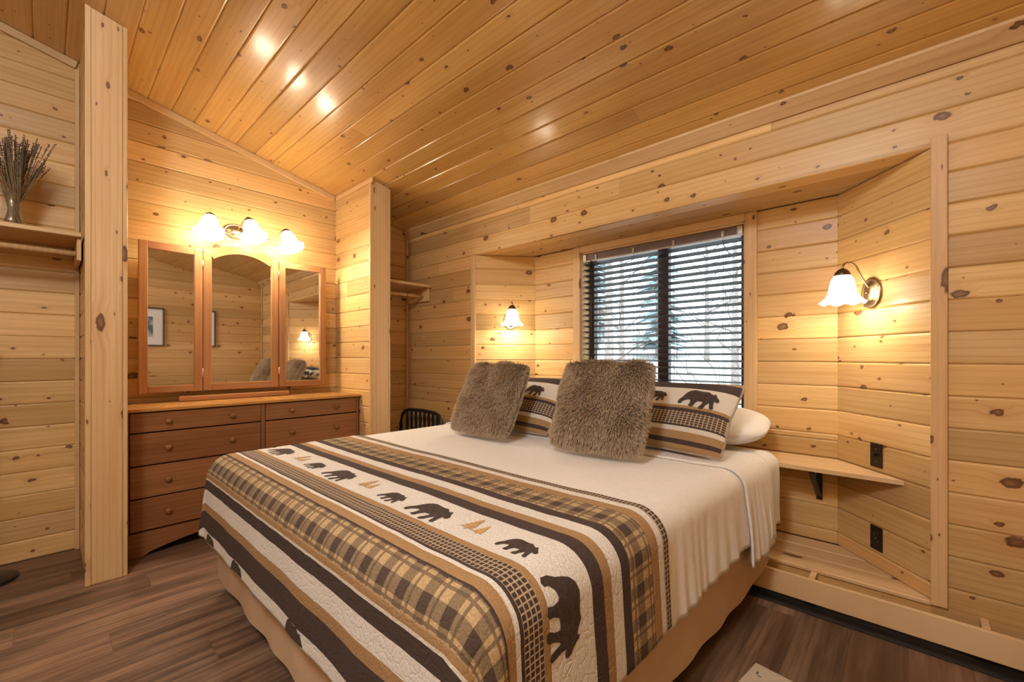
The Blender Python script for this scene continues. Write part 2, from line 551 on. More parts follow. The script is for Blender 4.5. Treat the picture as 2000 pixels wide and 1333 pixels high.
partition('wall_partition_right', 1.79, 1.964, -3.2, True)

# ------------------------------------------------------------------ back wall (window wall)
YO = YB + T
wbl = slab('wall_back_left', (XL - 0.1, YO, -0.007), (BAYX0 - 0.02, YO + 0.12, ZB1 + T), M['plaster'])
wbr = slab('wall_back_right', (BAYX1 + 0.02, YO, -0.007), (XR + 0.1, YO + 0.12, ZB1 + T), M['plaster'])
wb = slab('wall_back_top', (XL - 0.1, YO, ZB1 + T), (XR + 0.1, YO + 0.12, 2.6), M['plaster'])
wbb = slab('wall_back_bottom', (BAYX0 - 0.02, YO, -0.007), (BAYX1 + 0.02, YO + 0.12, ZB0 - T), M['plaster'])
WBASE = 0.2347 - PITCH
wall_planks(wbl, (XL, YB, 0), (1, 0, 0), (0, -1, 0), BAYX0 - XL, 0, ZB1, WBASE, M['pine'], p=0.1)
wall_planks(wbr, (BAYX1, YB, 0), (1, 0, 0), (0, -1, 0), XR - BAYX1, 0, ZB1, WBASE, M['pine'], p=0)
hr = [(ZB1, 2.237), (2.237, 2.371), (2.371, zc(YB) - 0.002)]
o = Vector((XL, YO, 0))
planks(wb, M['pine'], o, (1, 0, 0), (0, 0, 1), (0, -1, 0), XR - XL, hr, {0: [], 1: [1.66, 2.43], 2: [3.3]})
wall_planks(wbb, (BAYX0, YB, 0), (1, 0, 0), (0, -1, 0), BAYX1 - BAYX0, 0, ZB0 - T, WBASE, M['pine'], p=0)

# bay alcove
WX0, WX1, WZ0, WZ1 = -1.954, -0.741, 0.783, 2.04
bm = bmesh.new()
yb0, yb1 = BAYY + T, 3.13
box_bm(bm, (BX0 - 0.5, yb0, ZB0 - 0.15), (WX0, yb1, ZB1 + 0.15))
box_bm(bm, (WX1, yb0, ZB0 - 0.15), (BX1 + 0.5, yb1, ZB1 + 0.15))
box_bm(bm, (WX0, yb0, ZB0 - 0.15), (WX1, yb1, WZ0))
box_bm(bm, (WX0, yb0, WZ1), (WX1, yb1, ZB1 + 0.15))
wab = struct('wall_alcove_back', bm_mesh('wall_alcove_back', bm), M['exterior'])
wall_planks(wab, (BX0, BAYY, 0), (1, 0, 0), (0, -1, 0), WX0 - 0.06 - BX0, 0.735, ZB1, WBASE, M['pine'], p=0)
wall_planks(wab, (WX1 + 0.06, BAYY, 0), (1, 0, 0), (0, -1, 0), BX1 - WX1 - 0.06, 0.735, ZB1, WBASE, M['pine'], p=0)
wall_planks(wab, (BX0, BAYY, 0), (1, 0, 0), (0, -1, 0), BX1 - BX0, ZB0, 0.735, WBASE, M['pine'], p=0.4)
for side, p, q, s in (('right', (BAYX1, YB), (BX1, BAYY), 1), ('left', (BAYX0, YB), (BX0, BAYY), -1)):
    d = Vector((q[0] - p[0], q[1] - p[1], 0)); L = d.length; d.normalize()
    nr = Vector((-s * d.y, s * d.x, 0))
    if nr.y > 0: nr = -nr
    po, qo = Vector((*p, 0)) - nr * T, Vector((*q, 0)) - nr * T
    poly = [(po.x, po.y), (qo.x, qo.y), (qo.x, yb0 - 0.002), (p[0] + s * 0.14, yb0 - 0.002), (p[0] + s * 0.14, YO + 0.122), (po.x + s * 0.03, YO + 0.122), (po.x + s * 0.03, po.y)]
    poly = [(po.x, po.y), (qo.x, qo.y), (q[0], yb0 - 0.001), (p[0] + s * 0.2, yb0 - 0.001), (p[0] + s * 0.2, YO + 0.125), (po.x, YO + 0.125)]
    wa = struct('wall_alcove_' + side, prism(poly, 2, ZB0 - 0.15, ZB1 + 0.15), M['exterior'])
    wall_planks(wa, (*p, 0), d, nr, L, ZB0, ZB1, WBASE, M['pine'], p=0)
so = slab('ceiling_alcove', (BAYX0 - 0.3, YB + T, ZB1 + T), (BAYX1 + 0.3, yb1, ZB1 + 0.14), M['exterior'])
planks(so, M['pine'], (BAYX0, YB, ZB1 + T), (1, 0, 0), (0, 1, 0), (0, 0, -1), BAYX1 - BAYX0, [(0, 0.13), (0.13, 0.265), (0.265, 0.40)], {1: [1.2]})
fo = slab('floor_alcove', (BAYX0 - 0.3, YB + T, ZB0 - 0.15), (BAYX1 + 0.3, yb1, ZB0 - T), M['exterior'])
planks(fo, M['pine_raw'], (BAYX0, YB - 0.012, ZB0 - T), (1, 0, 0), (0, 1, 0), (0, 0, 1), BAYX1 - BAYX0, [(0, 0.14), (0.14, 0.276), (0.276, 0.412)])
# bay edge trim
t1 = box('trim_1', (BAYX1 - 0.003, YB - 0.018, ZB0 - 0.012), (BAYX1 + 0.049, YB - 0.001, 2.125), M['pine_trim'], None, 0.003, 2, grain=2, kind='structure')
t2 = box('trim_2', (BAYX0 - 0.049, YB - 0.018, 0.1), (BAYX0 + 0.003, YB - 0.001, 2.085), M['pine_trim'], None, 0.003, 2, grain=2, kind='structure')

# ------------------------------------------------------------------ right wall and the wall behind the camera
wr = slab('wall_right', (XR + T, YF - 0.1, 0), (XR + 0.14, YB + 0.1, zc(YF) + 0.1), M['plaster'])
wall_planks(wr, (XR, YF, 0), (0, 1, 0), (-1, 0, 0), YB - YF, 0, zc(YF), WBASE, M['pine'], p=0.4, clip=clip, lo=0.8)
wf = slab('wall_front', (XL - 0.1, YF - 0.14, 0), (XR + 0.1, YF - T, zc(YF) + 0.1), M['plaster'])
wall_planks(wf, (XL, YF, 0), (1, 0, 0), (0, 1, 0), XR - XL, 0, zc(YF), WBASE, M['pine'], p=0.5, lo=0.9)

# ------------------------------------------------------------------ trims
for nm, a, b in (('trim_3', YF, 0.142), ('trim_4', 0.309, 1.782), ('trim_5', 1.968, 2.48)):
    beam(nm, (XL, a, zc(a)), (XL, b, zc(b)), (0, 0.238, 1), (-0.0195, 0.0) if True else 0, (-0.048, -0.001), M['pine_trim'], None, 0.004, kind='structure')
tw = prism([(YB - 0.0005, 2.418), (YB - 0.008, 2.412), (2.480, 2.468), (2.480, zc(2.480) - 0.001), (YB - 0.0005, zc(YB) - 0.001)], 0, XL + 0.001, XR)
struct('trim_6', tw, M['pine_trim'])
box('trim_7', (XL + 0.001, YB - 0.022, 0), (XL + 0.023, YB - 0.001, 2.412), M['pine_trim'], None, 0.004, 2, grain=2, kind='structure')
box('trim_8', (XL + 0.001, 0.128, 0), (XL + 0.022, 0.149, zc(0.14) - 0.052), M['pine_trim'], None, 0.004, 2, grain=2, kind='structure')
box('trim_9', (XR - 0.022, YB - 0.022, 0.2), (XR - 0.001, YB - 0.001, 2.412), M['pine_trim'], None, 0.004, 2, grain=2, kind='structure')
beam('trim_10', (-3.16, 1.7895, zc(1.7895)), (XL + 0.021, 1.7895, zc(1.7895)), (0, 0, 1), (-0.0, 0.012), (-0.04, -0.003), M['pine_trim'], None, 0.003, kind='structure')

# ------------------------------------------------------------------ slatted cover board along the bottom of the window wall
bb = empty('baseboard_back', (0, 2.47, 0), kind='structure')
def child_box(name, p0, p1, mat, parent, bev=0.002, grain=None, seg=1):
    """world coords into parent space (parents here are unrotated)"""
    off = parent.matrix_basis.translation
    return box(name, [a - b for a, b in zip(p0, off)], [a - b for a, b in zip(p1, off)], mat, parent, bev, seg, grain=grain)
child_box('board', (-0.64, 2.455, 0.032), (XR - 0.002, 2.475, 0.142), M['pine_raw'], bb, 0.002, 0)
for bx in (-0.335, 0.225, 0.6):
    child_box('block', (bx - 0.012, 2.4755, 0.05), (bx + 0.012, 2.5495, 0.150), M['pine_raw'], bb, 0.001, 1)
box('floor_strip', (-0.70, 2.405, 0.0005), (XR - 0.002, 2.549, 0.006), M['blackstrip'], None, 0.001, kind='structure')

# ------------------------------------------------------------------ window
JD = 3.125
win = empty('window_1', ((WX0 + WX1) / 2, BAYY, WZ0), kind='structure')
def wbox(name, p0, p1, mat, bev=0.002, grain=None, parent=win):
    return child_box(name, p0, p1, mat, parent, bev, grain)
cw = 0.066
wbox('casing', (WX0 - cw, BAYY - 0.018, WZ0 - 0.055), (WX0, BAYY + 0.004, ZB1 - 0.001), M['pine_trim'], 0.003, 2)
wbox('casing', (WX1, BAYY - 0.018, WZ0 - 0.055), (WX1 + cw, BAYY + 0.004, ZB1 - 0.001), M['pine_trim'], 0.003, 2)
wbox('casing', (WX0 + 0.0005, BAYY - 0.018, WZ1), (WX1 - 0.0005, BAYY + 0.004, ZB1 - 0.001), M['pine_trim'], 0.003, 0)
wbox('casing', (WX0 + 0.0005, BAYY - 0.018, WZ0 - 0.055), (WX1 - 0.0005, BAYY + 0.004, WZ0), M['pine_trim'], 0.003, 0)
wbox('jamb', (WX0 - 0.002, BAYY + 0.004, WZ0), (WX0 + 0.012, JD, WZ1), M['pine_trim'], 0.001, 2)
wbox('jamb', (WX1 - 0.012, BAYY + 0.004, WZ0), (WX1 + 0.002, JD, WZ1), M['pine_trim'], 0.001, 2)
wbox('jamb', (WX0 + 0.0125, BAYY + 0.004, WZ1 - 0.012), (WX1 - 0.0125, JD, WZ1 + 0.002), M['pine_trim'], 0.001, 0)
wbox('sill', (WX0 + 0.0125, BAYY - 0.004, WZ0 - 0.002), (WX1 - 0.0125, JD, WZ0 + 0.012), M['darkwood'], 0.002, 0)
fx0, fx1, fz0, fz1 = WX0 + 0.013, WX1 - 0.013, WZ0 + 0.0125, WZ1 - 0.0125
fy0, fy1 = 3.062, 3.118
mx = (fx0 + fx1) / 2 + 0.03
fw = 0.042
for nm, a, b in (('frame_side', fx0, fx0 + fw), ('frame_side', fx1 - fw, fx1), ('mullion', mx - 0.04, mx + 0.04)):
    wbox(nm, (a, fy0, fz0), (b, fy1, fz1), M['darkwood'], 0.004, 2)
for nm, a, b in (('frame_rail', fz0, fz0 + fw), ('frame_rail', fz1 - fw, fz1)):
    wbox(nm, (fx0 + fw, fy0, a), (mx - 0.04, fy1, b), M['darkwood'], 0.004, 0)
    wbox(nm, (mx + 0.04, fy0, a), (fx1 - fw, fy1, b), M['darkwood'], 0.004, 0)
for a, b in ((fx0 + fw, mx - 0.04), (mx + 0.04, fx1 - fw)):
    wbox('pane', (a, 3.088, fz0 + fw), (b, 3.092, fz1 - fw), M['pane'], 0)

# blind: head rail, slats, bottom rail, cords
bl = empty('window_blind', ((WX0 + WX1) / 2, 2.995, WZ0), label='dark brown slatted venetian blind hanging open across the alcove window', category='blind')
bx0, bx1 = WX0 + 0.016, WX1 - 0.016
wbox('head_rail', (bx0, 2.962, 1.968), (bx1, 3.018, 2.026), M['rail'], 0.002, None, bl)
wbox('valance_lip', (bx0, 2.957, 1.962), (bx1, 2.9615, 1.972), M['steel'], 0.001, None, bl)
# slightly crowned slat
n = 6
V, F = [], []
SW = 0.05
for sx in (0, 1):
    for kk in range(n + 1):
        yy = -SW / 2 + SW * kk / n
        zz = 0.0022 * (1 - (2 * kk / n - 1) ** 2)
        V.append(((bx1 - bx0) * (sx - 0.5), yy, zz)); V.append(((bx1 - bx0) * (sx - 0.5), yy, zz - 0.0028))
m2 = 2 * (n + 1)
for kk in range(n):
    a = 2 * kk
    F += [(a, a + 2, a + 2 + m2, a + m2), (a + 1, a + 1 + m2, a + 3 + m2, a + 3)]
F += [(0, m2, m2 + 1, 1), (m2 - 2, m2 - 1, 2 * m2 - 1, 2 * m2 - 2)]
F += [tuple([2 * q for q in range(n + 1)] + [2 * q + 1 for q in range(n, -1, -1)])[::-1], tuple([m2 + 2 * q for q in range(n + 1)] + [m2 + 2 * q + 1 for q in range(n, -1, -1)])]
slme = mesh('slat', V, F)
slme.materials.append(M['slat'])
zs = 1.945
sl_t = math.radians(-13)
while zs > WZ0 + 0.045:
    off = bl.matrix_basis.translation
    o = obj('slat', slme, None, bl, Matrix.Translation(Vector(((bx0 + bx1) / 2, 2.992, zs)) - off) @ Matrix.Rotation(sl_t, 4, 'X'))
    zs -= 0.0455
wbox('bottom_rail', (bx0, 2.967, WZ0 + 0.0145), (bx1, 3.017, WZ0 + 0.030), M['slat'], 0.002, None, bl)
for cx in (bx0 + 0.12, bx0 + 0.44, bx1 - 0.44, bx1 - 0.12):
    for cy in (2.966, 3.018):
        wbox('ladder_cord', (cx - 0.0012, cy - 0.0008, WZ0 + 0.03), (cx + 0.0012, cy + 0.0008, 1.978), M['slat'], 0, None, bl)
    wbox('clip', (cx - 0.008, 2.9535, 1.972), (cx + 0.008, 2.9567, 2.008), M['steel'], 0.001, None, bl)
for cx in (bx0 + 0.018, bx1 - 0.018):
    wbox('bracket', (cx - 0.016, 2.952, 1.970), (cx + 0.016, 2.9565, 2.022), M['steel'], 0.001, None, bl)
for cx in (bx0 + 0.075,):
    off = bl.matrix_basis.translation
    tube('tilt_wand', [Vector((cx, 2.955, 1.97)) - off, Vector((cx + 0.004, 2.957, 1.15)) - off], 0.004, M['slat'], bl, 6)

# shelf in the alcove with its bracket
sh = empty('alcove_shelf', (-0.3, 2.9, 0.62), label='pale raw pine corner shelf beside the bed head in the alcove', category='shelf')
dW = Vector((BX1 - BAYX1, BAYY - YB, 0)).normalized()
def on_bay(y): return BAYX1 + (y - YB) / (BAYY - YB) * (BX1 - BAYX1)
poly = [(-0.66, 2.642), (on_bay(2.642) - 0.004, 2.642), (on_bay(2.945) - 0.004, 2.945), (-0.66, 2.945)]
off = sh.matrix_basis.translation
me = prism([(a - off.x, b - off.y) for a, b in poly], 2, -0.006, 0.015)
obj('shelf_board', me, M['pine_raw'], sh)
bm = bmesh.new()
for p0, p1 in (((-0.378, 2.936, 0.40), (-0.350, 2.944, 0.613)), ((-0.378, 2.665, 0.606), (-0.350, 2.9435, 0.6135))):
    box_bm(bm, [a - b for a, b in zip(p0, off)], [a - b for a, b in zip(p1, off)], 0.001)
obj('bracket', bm_mesh('bracket', bm), M['black'], sh)
beam('bracket_brace', Vector((-0.364, 2.672, 0.60)) - off, Vector((-0.364, 2.937, 0.415)) - off, (1, 0, 0), (-0.004, 0.004), (-0.013, 0.013), M['black'], sh, 0.001)

# switch and outlet plates on the angled wall
nb = Vector((-(BAYY - YB), -(BAYX1 - BX1), 0)).normalized()
def bay_pt(s, z, d=0.0):
    p = Vector((BAYX1, YB, z)) + Vector((BX1 - BAYX1, BAYY - YB, 0)) * s
    return p + nb * d
for nm, z, lab in (('light_switch', 0.717, 'dark bronze light switch plate above the alcove shelf'), ('power_outlet', 0.312, 'dark bronze double power outlet plate low on the alcove wall')):
    e = obj(nm, None, None, None, frame(bay_pt(0.515, z, 0.0005), -dW, (0, 0, 1), nb), label=lab, category='switch' if nm == 'light_switch' else 'outlet')
    e.empty_display_size = 0.05
    box('cover_plate', (-0.035, -0.058, 0), (0.035, 0.058, 0.006), M['bronze'], e, 0.002)
    if nm == 'light_switch':
        bm = bmesh.new(); box_bm(bm, (-0.005, -0.004, 0.006), (0.005, 0.012, 0.018), 0.001)
        obj('toggle', bm_mesh('toggle', bm), M['bronze'], e)
        for sy in (-0.03, 0.03):
            me = lathe_mesh('screw', [(0.0, 0.0075), (0.003, 0.007), (0.0035, 0.006)], 8)
            obj('screw', me, M['brass'], e, Matrix.Translation((0, sy, 0)))
    else:
        for sy in (-0.02, 0.02):
            me = lathe_mesh('socket', [(0.0, 0.0085), (0.014, 0.0085), (0.016, 0.0055)], 16)
            obj('socket', me, M['black'], e, Matrix.Translation((0, sy, 0)))
        obj('screw', lathe_mesh('screw', [(0.0, 0.0082), (0.003, 0.008), (0.0035, 0.006)], 8), M['brass'], e)

# ------------------------------------------------------------------ glass shades and wall lamps
def shade_mesh():
    prof = [(0.026, 0.0), (0.036, -0.008), (0.047, -0.03), (0.053, -0.06), (0.058, -0.09), (0.068, -0.115), (0.086, -0.136), (0.094, -0.142)]
    inner = [(r - 0.004, z - 0.001) for r, z in reversed(prof)]
    full = prof + inner
    npf = len(full)
    def rim(i, a):
        j = i if i < 8 else 15 - i
        k = max(0.0, (j - 4) / 3.0)
        return (0.004 * k * math.cos(8 * a), 0.006 * k * math.cos(8 * a))
    return lathe_mesh('shade', full, 48, rim)
SHADE = shade_mesh(); SHADE.materials.append(M['shade'])
SHADE_V = SHADE.copy(); SHADE_V.materials.clear(); SHADE_V.materials.append(M['shade_vanity'])
CAP = lathe_mesh('shade_cap', [(0.0, 0.030), (0.010, 0.029), (0.020, 0.022), (0.030, 0.010), (0.034, 0.0), (0.034, -0.006), (0.028, -0.010)], 24)
CAP.materials.append(M['brassdark'])
BULBME = lathe_mesh('bulb', [(0.0, -0.105), (0.014, -0.100), (0.024, -0.086), (0.026, -0.07), (0.018, -0.045), (0.012, -0.025), (0.012, -0.004)], 16)
def bulb_mat():
    k = NT('lit_bulb', 0.5)
    tc = k.n('ShaderNodeTexCoord').outputs['Object']
    f = k.mapr(k.noise(tc, 8.0), 0, 1, 0.95, 1.05)
    k.put(k.b.inputs['Emission Color'], (1.0, 0.86, 0.66))
    k.put(k.b.inputs['Emission Strength'], k.mul(f, 14.0))
    k.color((1, 0.95, 0.85))
    return k.m
M['bulb'] = bulb_mat()
BULBME.materials.append(M['bulb'])
def lamp_head(parent, mw, watts, shade_me):
    """shade, cap, bulb; the light itself hangs just below the bulb inside the shade"""
    sh_ = obj('glass_shade', shade_me, None, parent, mw)
    obj('shade_cap', CAP, None, parent, mw)
    obj('bulb', BULBME, None, sh_)
    ld = bpy.data.lights.new('lamp_light', 'POINT')
    ld.energy = watts; ld.color = BULB; ld.shadow_soft_size = 0.028
    lo_ = bpy.data.objects.new('lamp_light', ld)
    COL.objects.link(lo_)
    lo_.parent = parent
    lo_.matrix_basis = mw @ Matrix.Translation((0, 0, -0.128))
SCONCE_W, VANITY_W = 3.5, 9.0
def sconce(side):
    s = -1 if side == 'left' else 1
    c = bay_pt(0.566, 1.515, 0.0)
    if side == 'left': c.x = -2.70 - c.x
    n_ = Vector((nb.x * s, nb.y, 0))
    e = obj('wall_sconce', None, None, None, frame(c, Vector((0, 0, 1)).cross(n_), (0, 0, 1), n_),
            label='brass wall lamp with frosted bell shade on the %s alcove wall, %s' % (('left', 'above the fur cushions') if side == 'left' else ('right', 'above the switch plate')),
            category='wall lamp', group='bell shade wall lamps in the alcove')
    # local: x right, y up, z out of the wall
    V, F = lathe([(0.0, 0.022), (0.018, 0.0215), (0.034, 0.017), (0.044, 0.009), (0.047, 0.009), (0.052, 0.013), (0.058, 0.010), (0.060, 0.0005)], 32)
    V = [(x, y * 1.32, z) for x, y, z in V]
    obj('back_plate', mesh('back_plate', V, F, True), M['brass'], e)
    obj('finial', lathe_mesh('finial', [(0.0, 0.034), (0.004, 0.033), (0.006, 0.029), (0.004, 0.022)], 12), M['brass'], e)
    p = [Vector((0, 0.025, 0.016))] + arc((0, 0.03, 0.02), (0, 0.075, 0.055), (0, 0.125, 0.075), 8) + arc((0, 0.125, 0.075), (0, 0.158, 0.10), (0, 0.15, 0.128), 8)[1:] + arc((0, 0.15, 0.128), (0, 0.143, 0.145), (0, 0.118, 0.148), 6)[1:]
    tube('arm', p, 0.0048, M['brass'], e, 10)
    hm = Matrix.Translation((0, 0.092, 0.148)) @ Matrix.Rotation(-math.pi / 2, 4, 'X')
    # shade's own axis is Z up; lamp frame has y up, so turn it
    hm = Matrix.Translation((0, 0.092, 0.148)) @ Matrix(((1, 0, 0, 0), (0, 0, 1, 0), (0, -1, 0, 0), (0, 0, 0, 1)))
    lamp_head(e, hm, SCONCE_W, SHADE)
    return e
sconce('left'); sconce('right')

def vanity():
    c = Vector((XL + 0.0005, 1.0, 2.165))
    e = obj('vanity_light', None, None, None, frame(c, (0, 1, 0), (0, 0, 1), (1, 0, 0)),
            label='brass three-arm wall light with lit bell shades above the dresser mirror', category='wall lamp')
    V, F = lathe([(0.0, 0.022), (0.018, 0.0215), (0.036, 0.017), (0.05, 0.009), (0.054, 0.009), (0.058, 0.013), (0.064, 0.010), (0.068, 0.0005)], 32)
    V = [(x * 1.3, y * 0.86, z) for x, y, z in V]
    obj('back_plate', mesh('back_plate', V, F, True), M['brass'], e)
    for hy, hz, out, tx in ((-0.20, 0.035, 0.16, -0.12), (0.045, 0.055, 0.17, 0.10), (0.31, 0.03, 0.16, 0.12)):
        top = Vector((hy, hz, out))
        if abs(hy) > 0.1:
            s = 1 if hy > 0 else -1
            pts = arc((0.01 * s, -0.02, 0.018), (0.10 * s, -0.10, 0.07), (hy - 0.05 * s, -0.01, 0.10), 10) + arc((hy - 0.05 * s, -0.01, 0.10), (hy - 0.01 * s, 0.07, 0.115), top + Vector((0, 0.02, -0.012)), 8)[1:]
        else:
            pts = arc((0.01, 0.01, 0.018), (0.03, 0.07, 0.06), (0.04, 0.09, 0.12), 8) + arc((0.04, 0.09, 0.12), (0.045, 0.10, 0.15), top + Vector((0, 0.02, -0.008)), 5)[1:]
        tube('arm', pts, 0.0045, M['brass'], e, 8)
        # shade axis: straight down, leaning out into the room
        ax = Vector((-tx, 0.90, -0.42)).normalized()   # local "up" of the shade
        xx = Vector((1, 0, 0)); xx = (xx - ax * xx.dot(ax)).normalized()
        hm = frame(top, xx, ax.cross(xx), ax)
        lamp_head(e, hm, VANITY_W, SHADE_V)
    # small scroll below the plate
    tube('scroll', arc((-0.13, 0.0, 0.055), (0.02, -0.11, 0.03), (0.20, 0.01, 0.055), 14), 0.0035, M['brass'], e, 8)
vanity()

# added fill lamp behind the camera, standing in for the room's general light
cl = empty('added_fill_lamp', (-0.45, -0.85, zc(-0.85) - 0.004), label='added round dome lamp behind the viewpoint, unseen fill light for the room', category='added fill lamp')
obj('base_ring', lathe_mesh('base_ring', [(0.0, 0.03), (0.17, 0.03), (0.175, -0.03), (0.16, -0.035)], 32), M['brassdark'], cl)
dm = NT('fill_dome_glass', 0.4)
dm.color((0.9, 0.87, 0.8))
dm.put(dm.b.inputs['Emission Color'], (0.85, 0.93, 1.0))
dm.put(dm.b.inputs['Emission Strength'], dm.mapr(dm.noise(dm.n('ShaderNodeTexCoord').outputs['Object'], 3.0), 0, 1, 2.8, 3.2))
obj('glass_dome', lathe_mesh('glass_dome', [(0.160, -0.03), (0.155, -0.06), (0.13, -0.09), (0.08, -0.112), (0.0, -0.12)], 32), dm.m, cl)
ld = bpy.data.lights.new('added_fill_light', 'POINT'); ld.energy = 170; ld.color = (0.74, 0.87, 1.0); ld.shadow_soft_size = 0.25
lo_ = bpy.data.objects.new('added_fill_light', ld); COL.objects.link(lo_); lo_.parent = cl; lo_.matrix_basis = Matrix.Translation((0, 0, -0.30))

# ------------------------------------------------------------------ dresser
DX0, DX1 = XL + 0.004, -3.37
DY0, DY1 = 0.318, 1.775
dr = empty('dresser', (-3.6, 1.05, 0), label='reddish brown wooden dresser with two columns of knobbed drawers', category='dresser')
def dbox(name, p0, p1, mat, bev=0.002, grain=None, parent=dr, seg=1):
    return child_box(name, p0, p1, mat, parent, bev, grain, seg)
dbox('top', (DX0, DY0 - 0.008, 0.868), (DX1 + 0.022, DY1 + 0.012, 0.889), M['cherry_top'], 0.005, 1, seg=2)
dbox('side_panel', (DX0, DY0, 0.0), (DX1 - 0.0005, DY0 + 0.019, 0.8675), M['cherry'], 0.002, 2)
dbox('side_panel', (DX0, DY1 - 0.019, 0.0), (DX1 - 0.0005, DY1, 0.8675), M['cherry'], 0.002, 2)
dbox('back_panel', (DX0, DY0 + 0.0195, 0.1), (DX0 + 0.008, DY1 - 0.0195, 0.867), M['cherry'], 0, 1)
cy = 1.053
dbox('divider', (DX0 + 0.01, cy - 0.013, 0.14), (DX1 - 0.003, cy + 0.013, 0.8675), M['cherry'], 0.002, 2)
dbox('dust_panel', (DX0 + 0.01, DY0 + 0.02, 0.135), (DX1 - 0.03, cy - 0.0135, 0.145), M['cherry'], 0, 1)
dbox('dust_panel', (DX0 + 0.01, cy + 0.0135, 0.135), (DX1 - 0.03, DY1 - 0.02, 0.145), M['cherry'], 0, 1)
# arched apron with bracket feet
n = 26
pts = [(DY0 + 0.0005, 0.146), (DY0 + 0.0005, 0.0), (DY0 + 0.075, 0.0), (DY0 + 0.10, 0.012)]
a0, a1 = DY0 + 0.11, DY1 - 0.11
for i in range(n + 1):
    t = i / n
    pts.append((a0 + (a1 - a0) * t, 0.02 + 0.068 * (1 - abs(2 * t - 1) ** 2.6)))
pts += [(DY1 - 0.10, 0.012), (DY1 - 0.075, 0.0), (DY1 - 0.0005, 0.0), (DY1 - 0.0005, 0.146)]
off = dr.matrix_basis.translation
# prism along X, then turn so the grain runs along Y
me = prism([(y - off.y, z) for y, z in pts], 0, 0.0, 0.02)
R = Matrix(((0, 0, 1, DX1 - 0.019 - off.x), (1, 0, 0, 0), (0, 1, 0, 0), (0, 0, 0, 1)))
for v in me.vertices:
    x, y, z = v.co
    v.co = (y, z, x)
obj('apron', me, M['cherry'], dr, R)
KNOB = lathe_mesh('knob', [(0.0, 0.026), (0.010, 0.0255), (0.0165, 0.021), (0.0175, 0.016), (0.013, 0.010), (0.008, 0.006), (0.008, 0.0)], 16)
KNOB.materials.append(M['cherry'])
zl = [(0.744, 0.862), (0.546, 0.736), (0.352, 0.538), (0.156, 0.344)]
for c0, c1 in ((DY0 + 0.022, cy - 0.016), (cy + 0.016, DY1 - 0.022)):
    for z0, z1 in zl:
        d_ = dbox('drawer', (DX1 - 0.38, c0, z0), (DX1 + 0.002, c1, z1), M['cherry'], 0.004, 1, seg=2)
        for t in (0.255, 0.745):
            kb = obj('knob', KNOB, None, d_)
            mk = Matrix(((0, 0, 1, DX1 + 0.0015 - off.x), (1, 0, 0, c0 + (c1 - c0) * t - off.y), (0, 1, 0, (z0 + z1) / 2), (0, 0, 0, 1)))
            kb.matrix_basis = d_.matrix_basis.inverted() @ mk

# ------------------------------------------------------------------ three-panel mirror on the dresser
mi = empty('dresser_mirror', (-3.73, 1.02, 0.889), label='three-panel wooden mirror with arched centre standing on the dresser', category='mirror')
off = mi.matrix_basis.translation
beam('base_rail', Vector((-3.685, 0.625, 0.9145)) - off, Vector((-3.685, 1.335, 0.9145)) - off, (0, 0, 1), (-0.022, 0.022), (-0.0235, 0.012), M['oak'], mi, 0.008)
def mirror_panel(name, width, h, fw_, arch, mw, hinge_side):
    """local: x across, y up, z out of the glass"""
    pn = obj(name, None, None, mi, mw)
    def top(t): return h + arch * (1 - (2 * t - 1) ** 2)
    n = 16 if arch else 1
    # stiles
    for x0, x1 in ((0, fw_), (width - fw_, width)):
        m_ = Matrix(((0, -1, 0, x1), (1, 0, 0, 0), (0, 0, 1, 0), (0, 0, 0, 1)))
        bm = bmesh.new(); box_bm(bm, (0.0, 0, 0), (h - (0 if arch else 0.0), x1 - x0, 0.022), 0.004, 2)
        obj('stile', bm_mesh('stile', bm), M['oak'], pn, m_)
    bm = bmesh.new(); box_bm(bm, (fw_ + 0.0003, 0, 0.0005), (width - fw_ - 0.0003, fw_, 0.021), 0.004, 2)
    obj('bottom_rail', bm_mesh('bottom_rail', bm), M['oak'], pn)
    V, F = [], []
    for i in range(n + 1):
        t = i / n
        x_ = (fw_ + 0.0003) + (width - 2 * fw_ - 0.0006) * t
        if arch: x_ = width * t
        yo = top(x_ / width) if arch else h
        yi = (h - 0.062 + (arch + 0.012) * (1 - (2 * min(max((x_ - fw_) / (width - 2 * fw_), 0), 1) - 1) ** 2)) if arch else h - fw_
        if arch: yi = max(yi, 0)
        yi_ = yi if not arch or fw_ < x_ < width - fw_ else h + 0.0003
        V += [(x_, yo, 0.0005), (x_, yo, 0.0215), (x_, yi_, 0.0215), (x_, yi_, 0.0005)]
    for i in range(n):
        for q in range(4):
            F.append((i * 4 + q, i * 4 + (q + 1) % 4, i * 4 + 4 + (q + 1) % 4, i * 4 + 4 + q))
    F += [(3, 2, 1, 0), tuple(4 * n + q for q in range(4))]
    me_ = mesh('top_rail', V, F)
    bm = bmesh.new(); bm.from_mesh(me_); bmesh.ops.recalc_face_normals(bm, faces=bm.faces)
    bm.to_mesh(me_); bm.free()
    obj('top_rail', me_, M['oak'], pn)
    # glass
    pts = [(fw_ - 0.004, fw_ - 0.004), (width - fw_ + 0.004, fw_ - 0.004)]
    if arch:
        for i in range(16, -1, -1):
            t = i / 16
            pts.append((fw_ - 0.004 + (width - 2 * fw_ + 0.008) * t, h - 0.055 + (arch + 0.010) * (1 - (2 * t - 1) ** 2)))
    else:
        pts += [(width - fw_ + 0.004, h - fw_ + 0.004), (fw_ - 0.004, h - fw_ + 0.004)]
    obj('mirror_glass', prism(pts, 2, 0.006, 0.010), M['mirror'], pn)
    bm = bmesh.new(); box_bm(bm, (0.002, 0.002, -0.004), (width - 0.002, h - 0.004, 0.0), 0)
    obj('backing', bm_mesh('backing', bm), M['oak'], pn)
    return pn
mz = 0.956
H = 1.010
